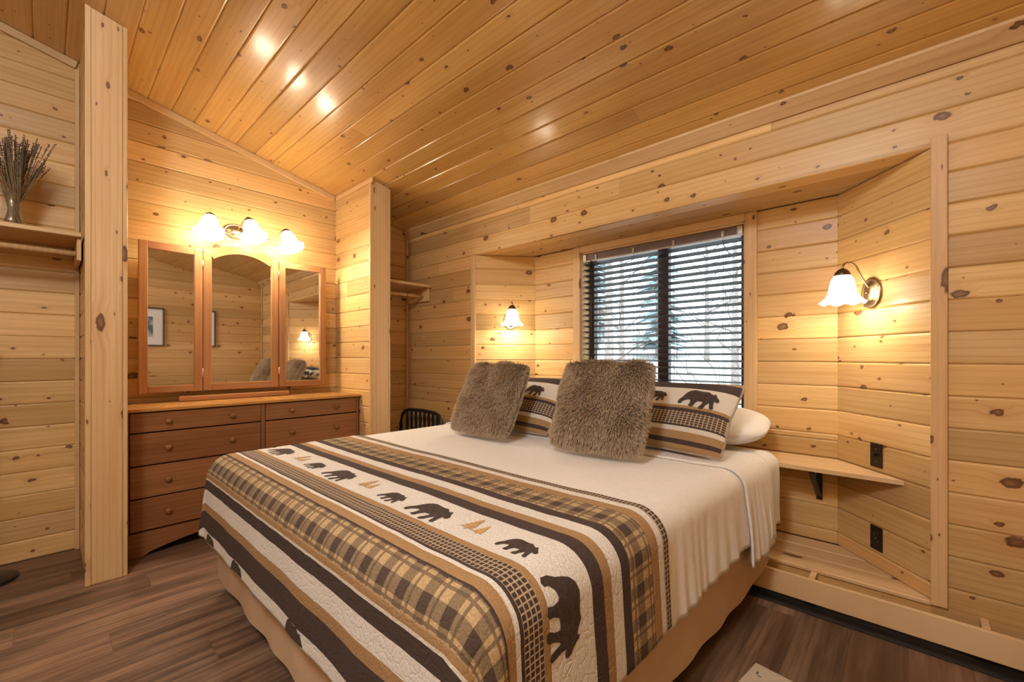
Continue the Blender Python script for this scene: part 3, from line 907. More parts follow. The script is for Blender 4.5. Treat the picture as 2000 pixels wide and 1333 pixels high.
def pmat(p, ang):
    """panel frame: x axis in the floor plane turned by ang from +Y, y up"""
    xa = Vector((math.sin(ang), math.cos(ang), 0))
    return frame(Vector((p[0], p[1], mz)) - off, xa, (0, 0, 1), xa.cross(Vector((0, 0, 1))))
mirror_panel('centre_panel', 0.500, H, 0.052, 0.055, pmat((-3.725, 0.768), 0.0), None)
aL, aR = math.radians(4), math.radians(1.2)
wL, wR = 0.352, 0.372
pL = (-3.723 + wL * math.sin(aL), 0.763 - wL * math.cos(aL))
mirror_panel('left_wing', wL, H, 0.048, 0.0, pmat(pL, -aL), None)
mirror_panel('right_wing', wR, H, 0.048, 0.0, pmat((-3.723, 1.273), aR), None)
for y_ in (0.7655, 1.2705):
    for z_ in (0.13, 0.90):
        tube('hinge', [Vector((-3.701, y_, mz + z_ - 0.03)) - off, Vector((-3.701, y_, mz + z_ + 0.03)) - off], 0.0035, M['steel'], mi, 8)

# ------------------------------------------------------------------ closet shelves and rods
def closet(name, y0, y1, x1, lab):
    s_ = empty(name, (XL + 0.2, (y0 + y1) / 2, 1.87), label=lab, category='shelf', group='closet shelves')
    child_box('shelf_board', (XL + 0.002, y0, 1.868), (x1, y1, 1.893), M['pine_trim'], s_, 0.003, 1)
    child_box('wall_cleat', (XL + 0.002, y0 + 0.02, 1.80), (XL + 0.022, y1 - 0.02, 1.867), M['pine_trim'], s_, 0.002, 1)
    for a, b in ((y0, y0 + 0.018), (y1 - 0.018, y1)):
        child_box('end_cleat', (XL + 0.024, a, 1.742), (x1 - 0.03, b, 1.867), M['pine_trim'], s_, 0.002, 0)
    of = s_.matrix_basis.translation
    tube('hanging_rod', [Vector((-3.52, y0 + 0.019, 1.79)) - of, Vector((-3.52, y1 - 0.019, 1.79)) - of], 0.016, M['pine_trim'], s_, 12)
closet('closet_shelf', YF + 0.02, 0.141, -3.40, 'pine closet shelf and hanging rod holding the vase of dried stems')
closet('closet_shelf', 1.966, 2.545, -3.40, 'short pine closet shelf and rod in the dark corner beside the window wall')

# ------------------------------------------------------------------ vase with dried stems
VX, VY, VZ = -3.56, -0.115, 1.8935
va = empty('vase', (VX, VY, VZ), label='waisted clear glass vase on the left closet shelf', category='vase')
prof = [(0.0, 0.0), (0.058, 0.0), (0.062, 0.004), (0.056, 0.05), (0.044, 0.10), (0.038, 0.135), (0.041, 0.17), (0.050, 0.205), (0.062, 0.235)]
inn = [(max(r - 0.004, 0), z + (0.010 if z < 0.02 else 0.0)) for r, z in reversed(prof)]
obj('glass_body', lathe_mesh('glass_body', prof, 28), M['vase'], va)
st = obj('dried_stems', None, None, None, Matrix.Translation((VX, VY, VZ)), label='sheaf of dried brown lavender stems standing in the glass vase', category='dried flowers')
rr = random.Random(11)
k_ = NT('dried_stem', 0.9)
k_.color(k_.mix(k_.noise(k_.n('ShaderNodeTexCoord').outputs['Object'], 30.0), (0.16, 0.10, 0.045), (0.30, 0.20, 0.10)))
M['stem'] = k_.m
k_ = NT('dried_bloom', 0.95)
k_.color(k_.mix(k_.noise(k_.n('ShaderNodeTexCoord').outputs['Object'], 60.0), (0.055, 0.042, 0.045), (0.16, 0.12, 0.085)))
M['bloom'] = k_.m
bmS = bmesh.new(); bmF = bmesh.new()
for i in range(120):
    a = rr.uniform(0, 2 * math.pi); q = math.sqrt(rr.random())
    b0 = Vector((0.038 * q * math.cos(a + 2.5), 0.038 * q * math.sin(a + 2.5), 0.014))
    neck = Vector((0.028 * q * math.cos(a + 0.8), 0.028 * q * math.sin(a + 0.8), 0.15))
    h = rr.uniform(0.33, 0.50)
    sp = rr.uniform(0.3, 1.0)
    tip = Vector((0.15 * sp * q * math.cos(a), 0.17 * sp * q * math.sin(a), h))
    pts = arc(b0, neck * 1.0, neck + (tip - neck) * 0.45, 4) + [neck + (tip - neck) * 0.75, tip]
    tube_bm(bmS, pts, 0.0016, 4)
    d = (tip - neck).normalized()
    for j in range(7):
        p = tip - d * (0.012 * j)
        for s_ in range(2):
            w = Vector((rr.uniform(-1, 1), rr.uniform(-1, 1), rr.uniform(0.1, 1.2))).normalized()
            tube_bm(bmF, [p, p + w * rr.uniform(0.005, 0.010)], [0.0035, 0.001], 4)
obj('stems', bm_mesh('stems', bmS), M['stem'], st, kind='stuff')
obj('blooms', bm_mesh('blooms', bmF), M['bloom'], st, kind='stuff')

# round weighted base of a stand at the left edge
fs = empty('floor_stand', (-3.60, -0.232, 0.0005), label='dark round metal base of a floor stand at the left edge by the closet', category='stand')
obj('round_base', lathe_mesh('round_base', [(0.0, 0.04), (0.03, 0.04), (0.07, 0.022), (0.125, 0.016), (0.139, 0.009), (0.14, 0.0), (0.0, 0.0)], 36), M['black'], fs)
tube('pole', [(0, -0.0, 0.028), (0, -0.0, 1.30)], 0.011, M['black'], fs, 12)
obj('top_knob', lathe_mesh('top_knob', [(0.011, 1.295), (0.02, 1.31), (0.02, 1.33), (0.0, 1.345)], 12), M['black'], fs)

# ------------------------------------------------------------------ black chair behind the bed
ch = empty('slatted_chair', (-3.34, 2.2, 0), label='black chair with a low slatted back in the corner behind the bed', category='chair')
w2 = 0.31
def cpt(x, y, z): return Vector((x, y, z))
hoop = [cpt(-w2, 0.16, 0.40), cpt(-w2 - 0.01, 0.17, 0.55), cpt(-w2 + 0.005, 0.175, 0.63), cpt(-w2 + 0.05, 0.18, 0.675), cpt(-w2 + 0.12, 0.19, 0.69), cpt(0, 0.20, 0.695), cpt(w2 - 0.12, 0.19, 0.69), cpt(w2 - 0.05, 0.18, 0.675), cpt(w2 - 0.005, 0.175, 0.63), cpt(w2 + 0.01, 0.17, 0.55), cpt(w2, 0.16, 0.40)]
tube('back_hoop', hoop, 0.016, M['black'], ch, 10)
for i in range(8):
    x_ = -w2 + 0.075 + i * (2 * w2 - 0.15) / 7
    yy = 0.19 + 0.01 * (1 - (x_ / w2) ** 2)
    box('back_slat', (x_ - 0.017, yy - 0.012, 0.40), (x_ + 0.017, yy - 0.002, 0.685 - 0.02 * (abs(x_) / w2) ** 3), M['black'], ch, 0.002)
box('seat', (-w2, -0.20, 0.385), (w2, 0.175, 0.412), M['black'], ch, 0.008, 2)
for sx in (-1, 1):
    for y_ in (-0.18, 0.15):
        tube('leg', [(sx * (w2 - 0.025), y_, 0.386), (sx * (w2 - 0.01), y_ * 1.06, 0.001)], [0.018, 0.013], M['black'], ch, 10)

# ------------------------------------------------------------------ bed
ZT = 0.70                     # top of the quilt
def bxr(y): return -0.605 + 0.052 * (y - 0.6)      # right drop plane of the quilt
BXL = -2.645
def nz3(x, y, z=0.0): return noise.noise(Vector((x, y, z)))

bed = empty('bed', (-1.6, 1.6, 0), label='wide upholstered bed base and mattress set into the window alcove', category='bed')
off = bed.matrix_basis.translation
def bed_block(name, x0, xr, y0, y1, z0, z1, r, mat, nzamp=0.0):
    """rounded slab whose right side follows the slight skew of the bed"""
    bm = bmesh.new(); box_bm(bm, (0, y0, z0), (1, y1, z1))
    for v in bm.verts:
        v.co.x = x0 if v.co.x < 0.5 else xr(v.co.y)
    bmesh.ops.bevel(bm, geom=bm.edges[:], offset=r, segments=4, affect='EDGES', profile=0.5)
    for v in bm.verts: v.co -= off
    return obj(name, bm_mesh(name, bm, True), mat, bed)
bed_block('box_spring', BXL + 0.06, lambda y: bxr(y) - 0.06, 0.64, 2.62, 0.16, 0.39, 0.02, M['mattress'])
bed_block('mattress', BXL + 0.05, lambda y: bxr(y) - 0.045, 0.615, 2.63, 0.392, 0.672, 0.06, M['mattress'])
for x_, y_ in ((-2.45, 0.80), (-1.6, 0.80), (-0.80, 0.80), (-2.45, 2.30), (-1.6, 2.30), (-0.80, 2.30)):
    tube('leg', [Vector((x_, y_, 0.16)) - off, Vector((x_, y_, 0.0015)) - off], 0.022, M['black'], bed, 10)

# bed skirt, hanging along the right side, the foot and the left side
path = []
rc = 0.07
yF = 0.585
def add_line(p, q, n):
    for i in range(n): path.append(Vector(p).lerp(Vector(q), i / n))
xr0 = bxr(0.6) - 0.025
add_line((bxr(2.53) - 0.03, 2.53, 0), (xr0, yF + rc, 0), 70)
for i in range(8):
    a = i / 8 * math.pi / 2
    path.append(Vector((xr0 - rc + rc * math.cos(a), yF + rc - rc * math.sin(a), 0)))
add_line((xr0 - rc, yF, 0), (BXL + 0.03 + rc, yF, 0), 72)
for i in range(8):
    a = i / 8 * math.pi / 2
    path.append(Vector((BXL + 0.03 + rc - rc * math.sin(a), yF + rc - rc * math.cos(a), 0)))
add_line((BXL + 0.03, yF + rc, 0), (BXL + 0.03, 2.53, 0), 70)
V, F = [], []
nz_ = 9
acc = 0
for i, p in enumerate(path):
    t = (path[min(i + 1, len(path) - 1)] - path[max(i - 1, 0)]).normalized()
    nn = Vector((-t.y, t.x, 0)); c = Vector((-1.6, 1.6, 0))
    if nn.dot(p - c) < 0: nn = -nn
    if i: acc += (p - path[i - 1]).length
    hem = 0.088 + 0.010 * nz3(acc * 2.3, 3.0) + (0.065 * max(0.0, (p.y - 2.25) / 0.3) if p.x > -1.6 else 0)
    for j in range(nz_):
        f = j / (nz_ - 1)
        z_ = 0.392 + (hem - 0.392) * f
        amp = 0.002 + 0.007 * f * f
        d = amp * (math.sin(acc * 21 + 2 * nz3(acc * 1.7, 9.0)) * 0.5 + 1.2 * nz3(acc * 3.1, f * 1.5))
        q = p + nn * d
        V.append((q.x - off.x, q.y - off.y, z_))
for i in range(len(path) - 1):
    for j in range(nz_ - 1):
        a = i * nz_ + j
        F.append((a, a + 1, a + nz_ + 1, a + nz_))
sk = obj('bed_skirt', mesh('bed_skirt', V, F, True), M['skirt'], bed, label='plain beige bed skirt')

# draped cloth: a point given by flat coordinates (a across, s from a reference line down the bed)
class Drape:
    def __init__(s, zt, r, yf, y_ref, dx=0.0, fold=0.0, pleat=0.0):
        s.pleat = pleat
        s.zt, s.r, s.yf, s.yr, s.dx, s.fold = zt, r, yf, y_ref, dx, fold
        s.flare = 0.06
    def out(s, d):
        h = s.r * math.pi / 2
        if d < h:
            return s.r * math.sin(d / s.r), s.r * (1 - math.cos(d / s.r))
        e = d - h
        return s.r + s.flare * e, s.r + e * math.sqrt(1 - s.flare ** 2)
    def __call__(s, a, sv, lift=0.0):
        y = s.yr - sv
        yc = s.yf + s.r
        ds = max(0.0, yc - y)
        yy = max(y, yc)
        xe = bxr(yy) + s.dx - s.r
        xl = BXL - s.dx + s.r
        if a > xe: da, sg, x = a - xe, 1, xe
        elif a < xl: da, sg, x = xl - a, -1, xl
        else: da, sg, x = 0.0, 0, a
        d = math.hypot(da, ds)
        if d < 1e-9:
            bump = 0.004 * nz3(a * 2.2, y * 2.2, s.zt) + 0.0015 * nz3(a * 9, y * 9)
            return Vector((x, y, s.zt + bump + lift))
        o_, dn = s.out(d)
        ux, uy = sg * da / d, -ds / d
        rel = min(1.0, max(0.0, dn - 0.05) / 0.3)
        along = yy if da > ds else x
        w = s.fold * rel * (math.sin(along * 17 + 3 * nz3(along * 1.5, s.zt)) * 0.6 + nz3(along * 6.0, dn * 2.0))
        if s.pleat:
            w += s.pleat * rel * (0.6 * math.sin(along * 62 + 16 * nz3(along * 2.6, dn * 0.8, 4.0)) * (0.45 + nz3(along * 4, 1.0)) + 1.1 * nz3(along * 15, dn * 2.5, 6.0))
        if da > 0.02 and ds > 0.02:
            ph = math.atan2(da, ds)
            w += 0.022 * rel * math.sin(ph * 4) ** 2
        o_ += w
        p = Vector((x + ux * o_, yy + uy * o_, s.zt - dn))
        if lift:
            th_ = min(d / s.r, math.pi / 2)
            p += Vector((ux * math.sin(th_), uy * math.sin(th_), math.cos(th_))) * lift
        k = max(0, 1 - d / 0.3)
        p.z += 0.004 * nz3(a * 2.2, y * 2.2, s.zt) * k
        return p

def cloth(name, dr_, a0, a1, s0, s1, na, ns, mat, hem_fn=None, thick=0.006, corner=True, parent=None, **props):
    """grid cloth; uv = (a, s) in metres; square-to-disc rounding where two overhangs meet"""
    yc = dr_.yf + dr_.r
    sc = dr_.yr - yc
    V, UV, F = [], [], []
    for i in range(na + 1):
        for j in range(ns + 1):
            a = a0 + (a1 - a0) * i / na
            s = s0 + (s1 - s0) * j / ns
            if hem_fn: a, s = hem_fn(a, s)
            if corner and s > sc:
                xe = bxr(yc) + dr_.dx - dr_.r; xl = BXL - dr_.dx + dr_.r
                Ds = s1 - sc
                q = (s - sc) / Ds
                if a > xe and a1 > xe:
                    Da = a1 - xe; p = (a - xe) / Da
                    a = xe + Da * p * math.sqrt(1 - q * q / 2); s = sc + Ds * q * math.sqrt(1 - p * p / 2)
                elif a < xl and a0 < xl:
                    Da = xl - a0; p = (xl - a) / Da
                    a = xl - Da * p * math.sqrt(1 - q * q / 2); s = sc + Ds * q * math.sqrt(1 - p * p / 2)
            V.append(dr_(a, s)); UV.append((a, s))
    for i in range(na):
        for j in range(ns):
            k = i * (ns + 1) + j
            F.append((k, k + 1, k + ns + 2, k + ns + 1))
    me = mesh(name, V, F, True)
    uvl = me.uv_layers.new(name='UVMap')
    li = [0] * len(me.loops); me.loops.foreach_get('vertex_index', li)
    uvl.data.foreach_set('uv', [c for v in li for c in UV[v]])
    o = obj(name, me, mat, parent, **props)
    if thick:
        md = o.modifiers.new('thickness', 'SOLIDIFY'); md.thickness = thick; md.offset = 0.0
    return o

# printed quilt cloth
DK, TN, CR, TN2, WH = (0.058, 0.036, 0.030), (0.36, 0.215, 0.095), (0.66, 0.60, 0.51), (0.44, 0.30, 0.16), (0.70, 0.67, 0.62)
def stripe_mat(name, lo, hi, stops, plaids, grids, pper=0.085, gper=0.0155):
    k = NT(name, 0.95)
    uv = k.n('ShaderNodeUVMap'); uv.uv_map = 'UVMap'
    a, s, _ = k.sep(uv.outputs[0])
    tc = uv.outputs[0]
    wob = k.mul(k.math('SUBTRACT', k.noise(k.comb(a, s, 0.0), 14.0, 3.0), 0.5), 0.006)
    s_ = k.add(s, wob)
    f = k.mapr(s_, lo, hi, 0, 1)
    c = k.ramp(f, [((p - lo) / (hi - lo), col) for p, col in stops], True)
    for p0, p1 in plaids:
        fa = k.math('FRACT', k.math('DIVIDE', k.add(a, 10.0), pper))
        fs = k.math('FRACT', k.math('DIVIDE', k.add(s_, 10.0 - p0), pper))
        ba = k.mul(k.math('GREATER_THAN', fa, 0.20), k.math('LESS_THAN', fa, 0.62))
        bs = k.mul(k.math('GREATER_THAN', fs, 0.24), k.math('LESS_THAN', fs, 0.70))
        la = k.math('COMPARE', fa, 0.82, 0.05)
        ls = k.math('COMPARE', fs, 0.86, 0.05)
        both = k.mul(ba, bs)
        one = k.math('MAXIMUM', ba, bs)
        ln = k.math('MAXIMUM', la, ls)
        wv = k.noise(k.comb(k.mul(a, 500.0), k.mul(s, 500.0), 0.0), 1.0, 1.0)
        pc = k.mix(k.mul(ln, 0.65), (0.47, 0.33, 0.17), DK)
        pc = k.mix(k.mul(one, k.mapr(wv, 0.35, 0.65, 0.50, 0.85)), pc, (0.11, 0.075, 0.05))
        pc = k.mix(k.mul(both, 0.9), pc, DK)
        c = k.mix(k.band(s_, p0, p1), c, pc)
    for p0, p1 in grids:
        fa = k.math('FRACT', k.math('DIVIDE', k.add(a, 10.0), gper))
        fs = k.math('FRACT', k.math('DIVIDE', k.add(s_, 10.0 - p0), gper))
        ln = k.math('MAXIMUM', k.math('LESS_THAN', fa, 0.26), k.math('LESS_THAN', fs, 0.26))
        gc = k.mix(ln, DK, (0.45, 0.34, 0.22))
        c = k.mix(k.band(s_, p0, p1), c, gc)
    mott = k.mapr(k.noise(k.comb(a, s, 0.0), 180.0, 2.0), 0.3, 0.7, 0.80, 1.16)
    c = k.mix(1.0, c, k.comb(mott, mott, mott), 'MULTIPLY')
    k.color(c)
    # quilted relief
    vo = k.n('ShaderNodeTexVoronoi', feature='DISTANCE_TO_EDGE'); vo.inputs['Scale'].default_value = 30.0
    k.put(vo.inputs['Vector'], k.comb(k.add(a, k.mul(wob, 2.0)), k.mul(s, 1.25), 0.0))
    h = k.mapr(vo.outputs['Distance'], 0.0, 0.12, 0.0, 1.0, True)
    h = k.add(h, k.mul(k.noise(k.comb(a, s, 0.0), 120.0, 2.0), 0.5))
    k.bump(h, 0.22, 0.004)
    return k.m
QS = [(-0.013, DK), (0.020, WH), (0.050, TN), (0.100, TN2), (0.220, DK), (0.262, WH), (0.312, TN), (0.348, DK), (0.400, WH), (0.563, TN), (0.587, DK),
      (0.648, DK), (0.657, WH), (0.671, TN), (0.701, DK), (0.712, TN2), (0.822, TN), (0.842, CR), (0.850, DK), (0.898, WH), (0.961, TN), (1.0, DK), (1.085, WH)]
M['quilt'] = stripe_mat('striped_bear_quilt', -0.02, 1.17, QS, ((0.100, 0.220), (0.712, 0.822)), ((-0.013, 0.020), (0.587, 0.648)))
M['quilt_trim'] = M['quilt']
DQ = Drape(ZT, 0.10, 0.55, 1.336, 0.0, 0.004)
aR1 = bxr(1.0) - 0.1 + 0.157 + 0.275
quilt = cloth('patchwork_quilt', DQ, BXL - 0.30, aR1, -0.013, 1.135, 180, 100, M['quilt'], thick=0.007,
              label='brown striped patchwork quilt with bears and plaid bands across the foot of the bed', category='quilt')

BEAR = [(1.0, .36), (.985, .41), (.93, .47), (.89, .53), (.87, .58), (.835, .59), (.81, .55), (.74, .58), (.66, .645), (.56, .625), (.44, .64), (.32, .66), (.21, .63), (.13, .55), (.085, .45), (.05, .34),
        (-.015, .24), (-.03, .13), (.02, .09), (.075, .11), (.09, .18), (.17, .25), (.25, .27), (.29, .25), (.30, .14), (.275, .05), (.36, .02), (.41, .055), (.42, .14), (.47, .235), (.56, .245), (.62, .235),
        (.595, .13), (.555, .06), (.56, .0), (.64, -.01), (.685, .03), (.70, .11), (.74, .20), (.775, .24), (.80, .15), (.82, .06), (.875, .03), (.92, .06), (.905, .14), (.885, .23), (.88, .33), (.93, .30), (.985, .31)]
PINE = []
for i in range(5):
    y = 0.12 + i * 0.17; w = 0.36 - i * 0.065
    PINE += [(0.5 + w, y), (0.5 + w * 0.45, y + 0.13)]
PINE = [(0.46, 0.0), (0.54, 0.0), (0.53, 0.10)] + PINE + [(0.5, 1.02)] + [(1 - a, b) for a, b in reversed(PINE)] + [(0.47, 0.10)]
def patch_mesh(name, poly, fn, maxlen=0.03):
    bm = bmesh.new()
    vs = [bm.verts.new((a, b, 0)) for a, b in poly]
    tris = tessellate_polygon([[Vector((a, b, 0)) for a, b in poly]])
    for t in tris:
        try: bm.faces.new([vs[q] for q in t])
        except ValueError: pass
    for _ in range(5):
        es = [e for e in bm.edges if e.calc_length() > 0.085]
        if not es: break
        bmesh.ops.subdivide_edges(bm, edges=es, cuts=1)
        bmesh.ops.triangulate(bm, faces=bm.faces[:])
    for v in bm.verts: v.co = fn(v.co.x, v.co.y)
    return bm_mesh(name, bm)
def quilt_motif(name, poly, ac, sc_, size, mat, flip=False):
    def fn(u, v):
        a = ac + (u - 0.5) * size
        s = sc_ - (v - 0.38) * size
        return DQ(a, s, 0.0048)
    return obj(name, patch_mesh(name, poly, fn), mat, quilt)
# large and small bears alternate with pines along the pale band, facing right
bm_c = 0.488
for ac, sc_, sz in ((-2.60, 0.485, 0.125), (-2.40, 0.490, 0.175), (-1.985, 0.495, 0.125), (-1.75, 0.490, 0.175), (-1.335, 0.500, 0.12), (-1.125, 0.492, 0.175), (-0.745, 0.495, 0.12)):
    quilt_motif('bear', BEAR, ac, sc_, sz, M['bear'])
quilt_motif('bear', BEAR, bxr(0.85) - 0.1 + 0.157 + 0.006, 0.505, 0.190, M['bear'])
for ac in (-2.17, -1.535, -0.925):
    for dx_, sz in ((-0.02, 0.085), (0.028, 0.062)):
        def fn(u, v, ac=ac + dx_, sz=sz): return DQ(ac + (u - 0.5) * sz, 0.515 - v * sz, 0.0048)
        obj('pine_tree', patch_mesh('pine_tree', PINE, fn), M['tree_print'], quilt)
def clipped_bear(ac, sz):
    top = [p for p in BEAR[:16]]
    poly = [(a, max(b, 0.34)) for a, b in top]
    def fn(u, v): return DQ(ac + (u - 0.5) * sz, 1.128 - (v - 0.34) * sz, 0.0055)
    obj('bear', patch_mesh('bear', poly, fn), M['bear'], quilt)
for ac, sz in ((-2.42, 0.13), (-2.02, 0.14), (-1.42, 0.15)): clipped_bear(ac, sz)

# white blanket under the quilt and the turned-down sheet
DB = Drape(ZT - 0.010, 0.085, 0.60, 1.336, -0.012, 0.008, 0.013)
xeb = bxr(1.7)
def hemB(a, s):
    return a, s
blanket = cloth('white_blanket', DB, BXL - 0.22, bxr(1.7) - 0.012 - 0.085 + 0.1335 + 0.27, -0.93, 0.06, 150, 150, M['sheet'], thick=0.004, corner=False,
                label='smooth white blanket covering the middle of the bed below the quilt', category='blanket')
DS = Drape(ZT - 0.002, 0.09, 0.60, 1.336, -0.002, 0.010, 0.013)
def hemS(a, s):
    if a > -1.0:
        t = min(1, max(0, (a + 0.75) / 0.5))
        s = s - 0.05 * t
    return a, s
sheet = cloth('turned_down_sheet', DS, BXL - 0.20, bxr(2.2) + 0.012 - 0.09 + 0.141 + 0.33, -1.12, -0.74, 150, 60, M['sheet'], hem_fn=hemS, thick=0.010, corner=False,
              label='white top sheet folded back over the blanket below the pillows', category='sheet')
# fitted sheet over the head of the mattress, gathered at the corner
DF = Drape(ZT - 0.012, 0.07, 0.60, 1.336, -0.004, 0.022, 0.020)
fit = cloth('fitted_sheet', DF, BXL - 0.10, bxr(2.4) + 0.004 - 0.07 + 0.11 + 0.30, -1.30, -1.05, 140, 40, M['sheet'], thick=0.004, corner=False, parent=bed, label='white fitted sheet bunched at the head corner')
fit.matrix_basis = Matrix.Translation(-Vector((-1.6, 1.6, 0)))

# ------------------------------------------------------------------ pillows
def pillow_grid(wd, ht, tk, n=28, pinch=0.10, ex=2.6, rnd=0.0):
    """front and back shells of a pillow; local x across, y up, z thickness"""
    def pt(u, v, sgn):
        e = (1 - abs(u) ** ex) * (1 - abs(v) ** ex)
        z = sgn * tk / 2 * max(e, 0) ** 0.55
        k = 1 - pinch * (1 - abs(v)) ** 1.2 * abs(u) ** 3
        k2 = 1 - pinch * (1 - abs(u)) ** 1.2 * abs(v) ** 3
        k *= math.sqrt(1 - rnd * v ** 4); k2 *= math.sqrt(1 - rnd * u ** 4)
        return Vector((u * wd / 2 * k, v * ht / 2 * k2, z))
    return pt
def pillow_mesh(name, pt, n=28, sag=None):
    V, F, UV = [], [], []
    idx = {}
    for sgn in (1, -1):
        for i in range(n + 1):
            for j in range(n + 1):
                u = math.sin((2 * i / n - 1) * math.pi / 2); v = math.sin((2 * j / n - 1) * math.pi / 2)
                edge = i in (0, n) or j in (0, n)
                if edge and sgn == -1:
                    idx[(sgn, i, j)] = idx[(1, i, j)]; continue
                p = pt(u, v, sgn)
                if sag: p = sag(p, u, v)
                idx[(sgn, i, j)] = len(V); V.append(p); UV.append((u, v))
        for i in range(n):
            for j in range(n):
                q = [idx[(sgn, i, j)], idx[(sgn, i + 1, j)], idx[(sgn, i + 1, j + 1)], idx[(sgn, i, j + 1)]]
                F.append(q if sgn == 1 else q[::-1])
    me = mesh(name, V, F, True)
    uvl = me.uv_layers.new(name='UVMap')
    li = [0] * len(me.loops); me.loops.foreach_get('vertex_index', li)
    uvl.data.foreach_set('uv', [c for v in li for c in UV[v]])
    return me
def lean(bl_, br_, tilt, ht, lift=0.0):
    """frame of a pillow whose lower edge runs bl_->br_ and that leans back by tilt from upright"""
    bl_, br_ = Vector(bl_), Vector(br_)
    x = (br_ - bl_).normalized()
    n_ = Vector((x.y, -x.x, 0)).normalized()        # towards the room
    if n_.y > 0: n_ = -n_
    up = Vector((0, 0, 1)) * math.cos(tilt) - n_ * math.sin(tilt)
    z = x.cross(up)
    c = (bl_ + br_) / 2 + up * (ht / 2) + Vector((0, 0, lift))
    return frame(c, x, up, z), (br_ - bl_).length

# sleeping pillows
WP = pillow_grid(0.76, 0.46, 0.18, pinch=0.0, ex=2.8, rnd=0.36)
def soft(p, u, v):
    return p + Vector((0, 0, 0.008 * nz3(p.x * 7, p.y * 7, 2.0)))
wpm = pillow_mesh('pillow', WP, 24, soft); wpm.materials.append(M['sheet'])
for bl_, br_, lab in (((-2.42, 2.42, 0.70), (-1.68, 2.42, 0.70), 'white sleeping pillow behind the left bear sham'), ((-1.28, 2.41, 0.70), (-0.56, 2.46, 0.70), 'white sleeping pillow poking out right of the bear sham')):
    mw, _ = lean(bl_, br_, math.radians(80), 0.44, 0.070)
    o = obj('sleeping_pillow', wpm, None, None, mw, label=lab, category='pillow', group='white sleeping pillows')

# bear shams
SS = [(-1.0, TN), (-0.90, DK), (-0.80, TN), (-0.62, CR), (-0.50, DK), (-0.10, DK), (-0.02, TN), (0.06, CR), (0.62, DK), (0.92, TN2)]
M['sham'] = stripe_mat('striped_bear_sham', -1.0, 1.0, SS, (), ((-0.46, -0.10),), gper=0.06)
SH = pillow_grid(0.70, 0.45, 0.15, pinch=0.05, rnd=0.03)
shm = pillow_mesh('sham', SH, 24); shm.materials.append(M['sham'])
def pipe_mesh(pt, r=0.006):
    pts = []
    N = 24
    for i in range(N): pts.append(pt(-1 + 2 * i / N, -1, 1))
    for i in range(N): pts.append(pt(1, -1 + 2 * i / N, 1))
    for i in range(N): pts.append(pt(1 - 2 * i / N, 1, 1))
    for i in range(N + 1): pts.append(pt(-1, 1 - 2 * i / N, 1))
    bm = bmesh.new(); tube_bm(bm, pts, r, 6)
    return bm_mesh('piping', bm, True)
spm = pipe_mesh(SH); spm.materials.append(plain('sham_piping', (0.36, 0.28, 0.21), 0.9))
for bl_, br_, lab, bears in (((-2.30, 2.06, 0.70), (-1.62, 2.06, 0.70), 'striped bear pillow sham half hidden between the two fur cushions', ((0.40, 0.30, 0.42), (-0.35, 0.28, 0.30))),
                             ((-1.335, 2.20, 0.70), (-0.645, 2.14, 0.70), 'striped bear pillow sham right of the larger fur cushion', ((0.52, 0.34, 0.56), (-0.16, 0.32, 0.34), (-0.75, 0.3, 0.4)))):
    mw, _ = lean(bl_, br_, math.radians(43), 0.45, 0.02)
    o = obj('bear_sham', None, None, None, mw, label=lab, category='pillow', group='bear shams')
    obj('cover', shm, None, o)
    obj('piping', spm, None, o)
    for uc, vc, sz in bears:
        def fn(u, v):
            uu = uc + (u - 0.5) * sz; vv = vc + (v - 0.38) * sz * 1.45
            p = SH(max(-0.97, min(0.97, uu)), max(-0.97, min(0.97, vv)), 1)
            return p + Vector((0, 0, 0.0025))
        obj('bear', patch_mesh('bear', BEAR, fn), M['bear'], o)

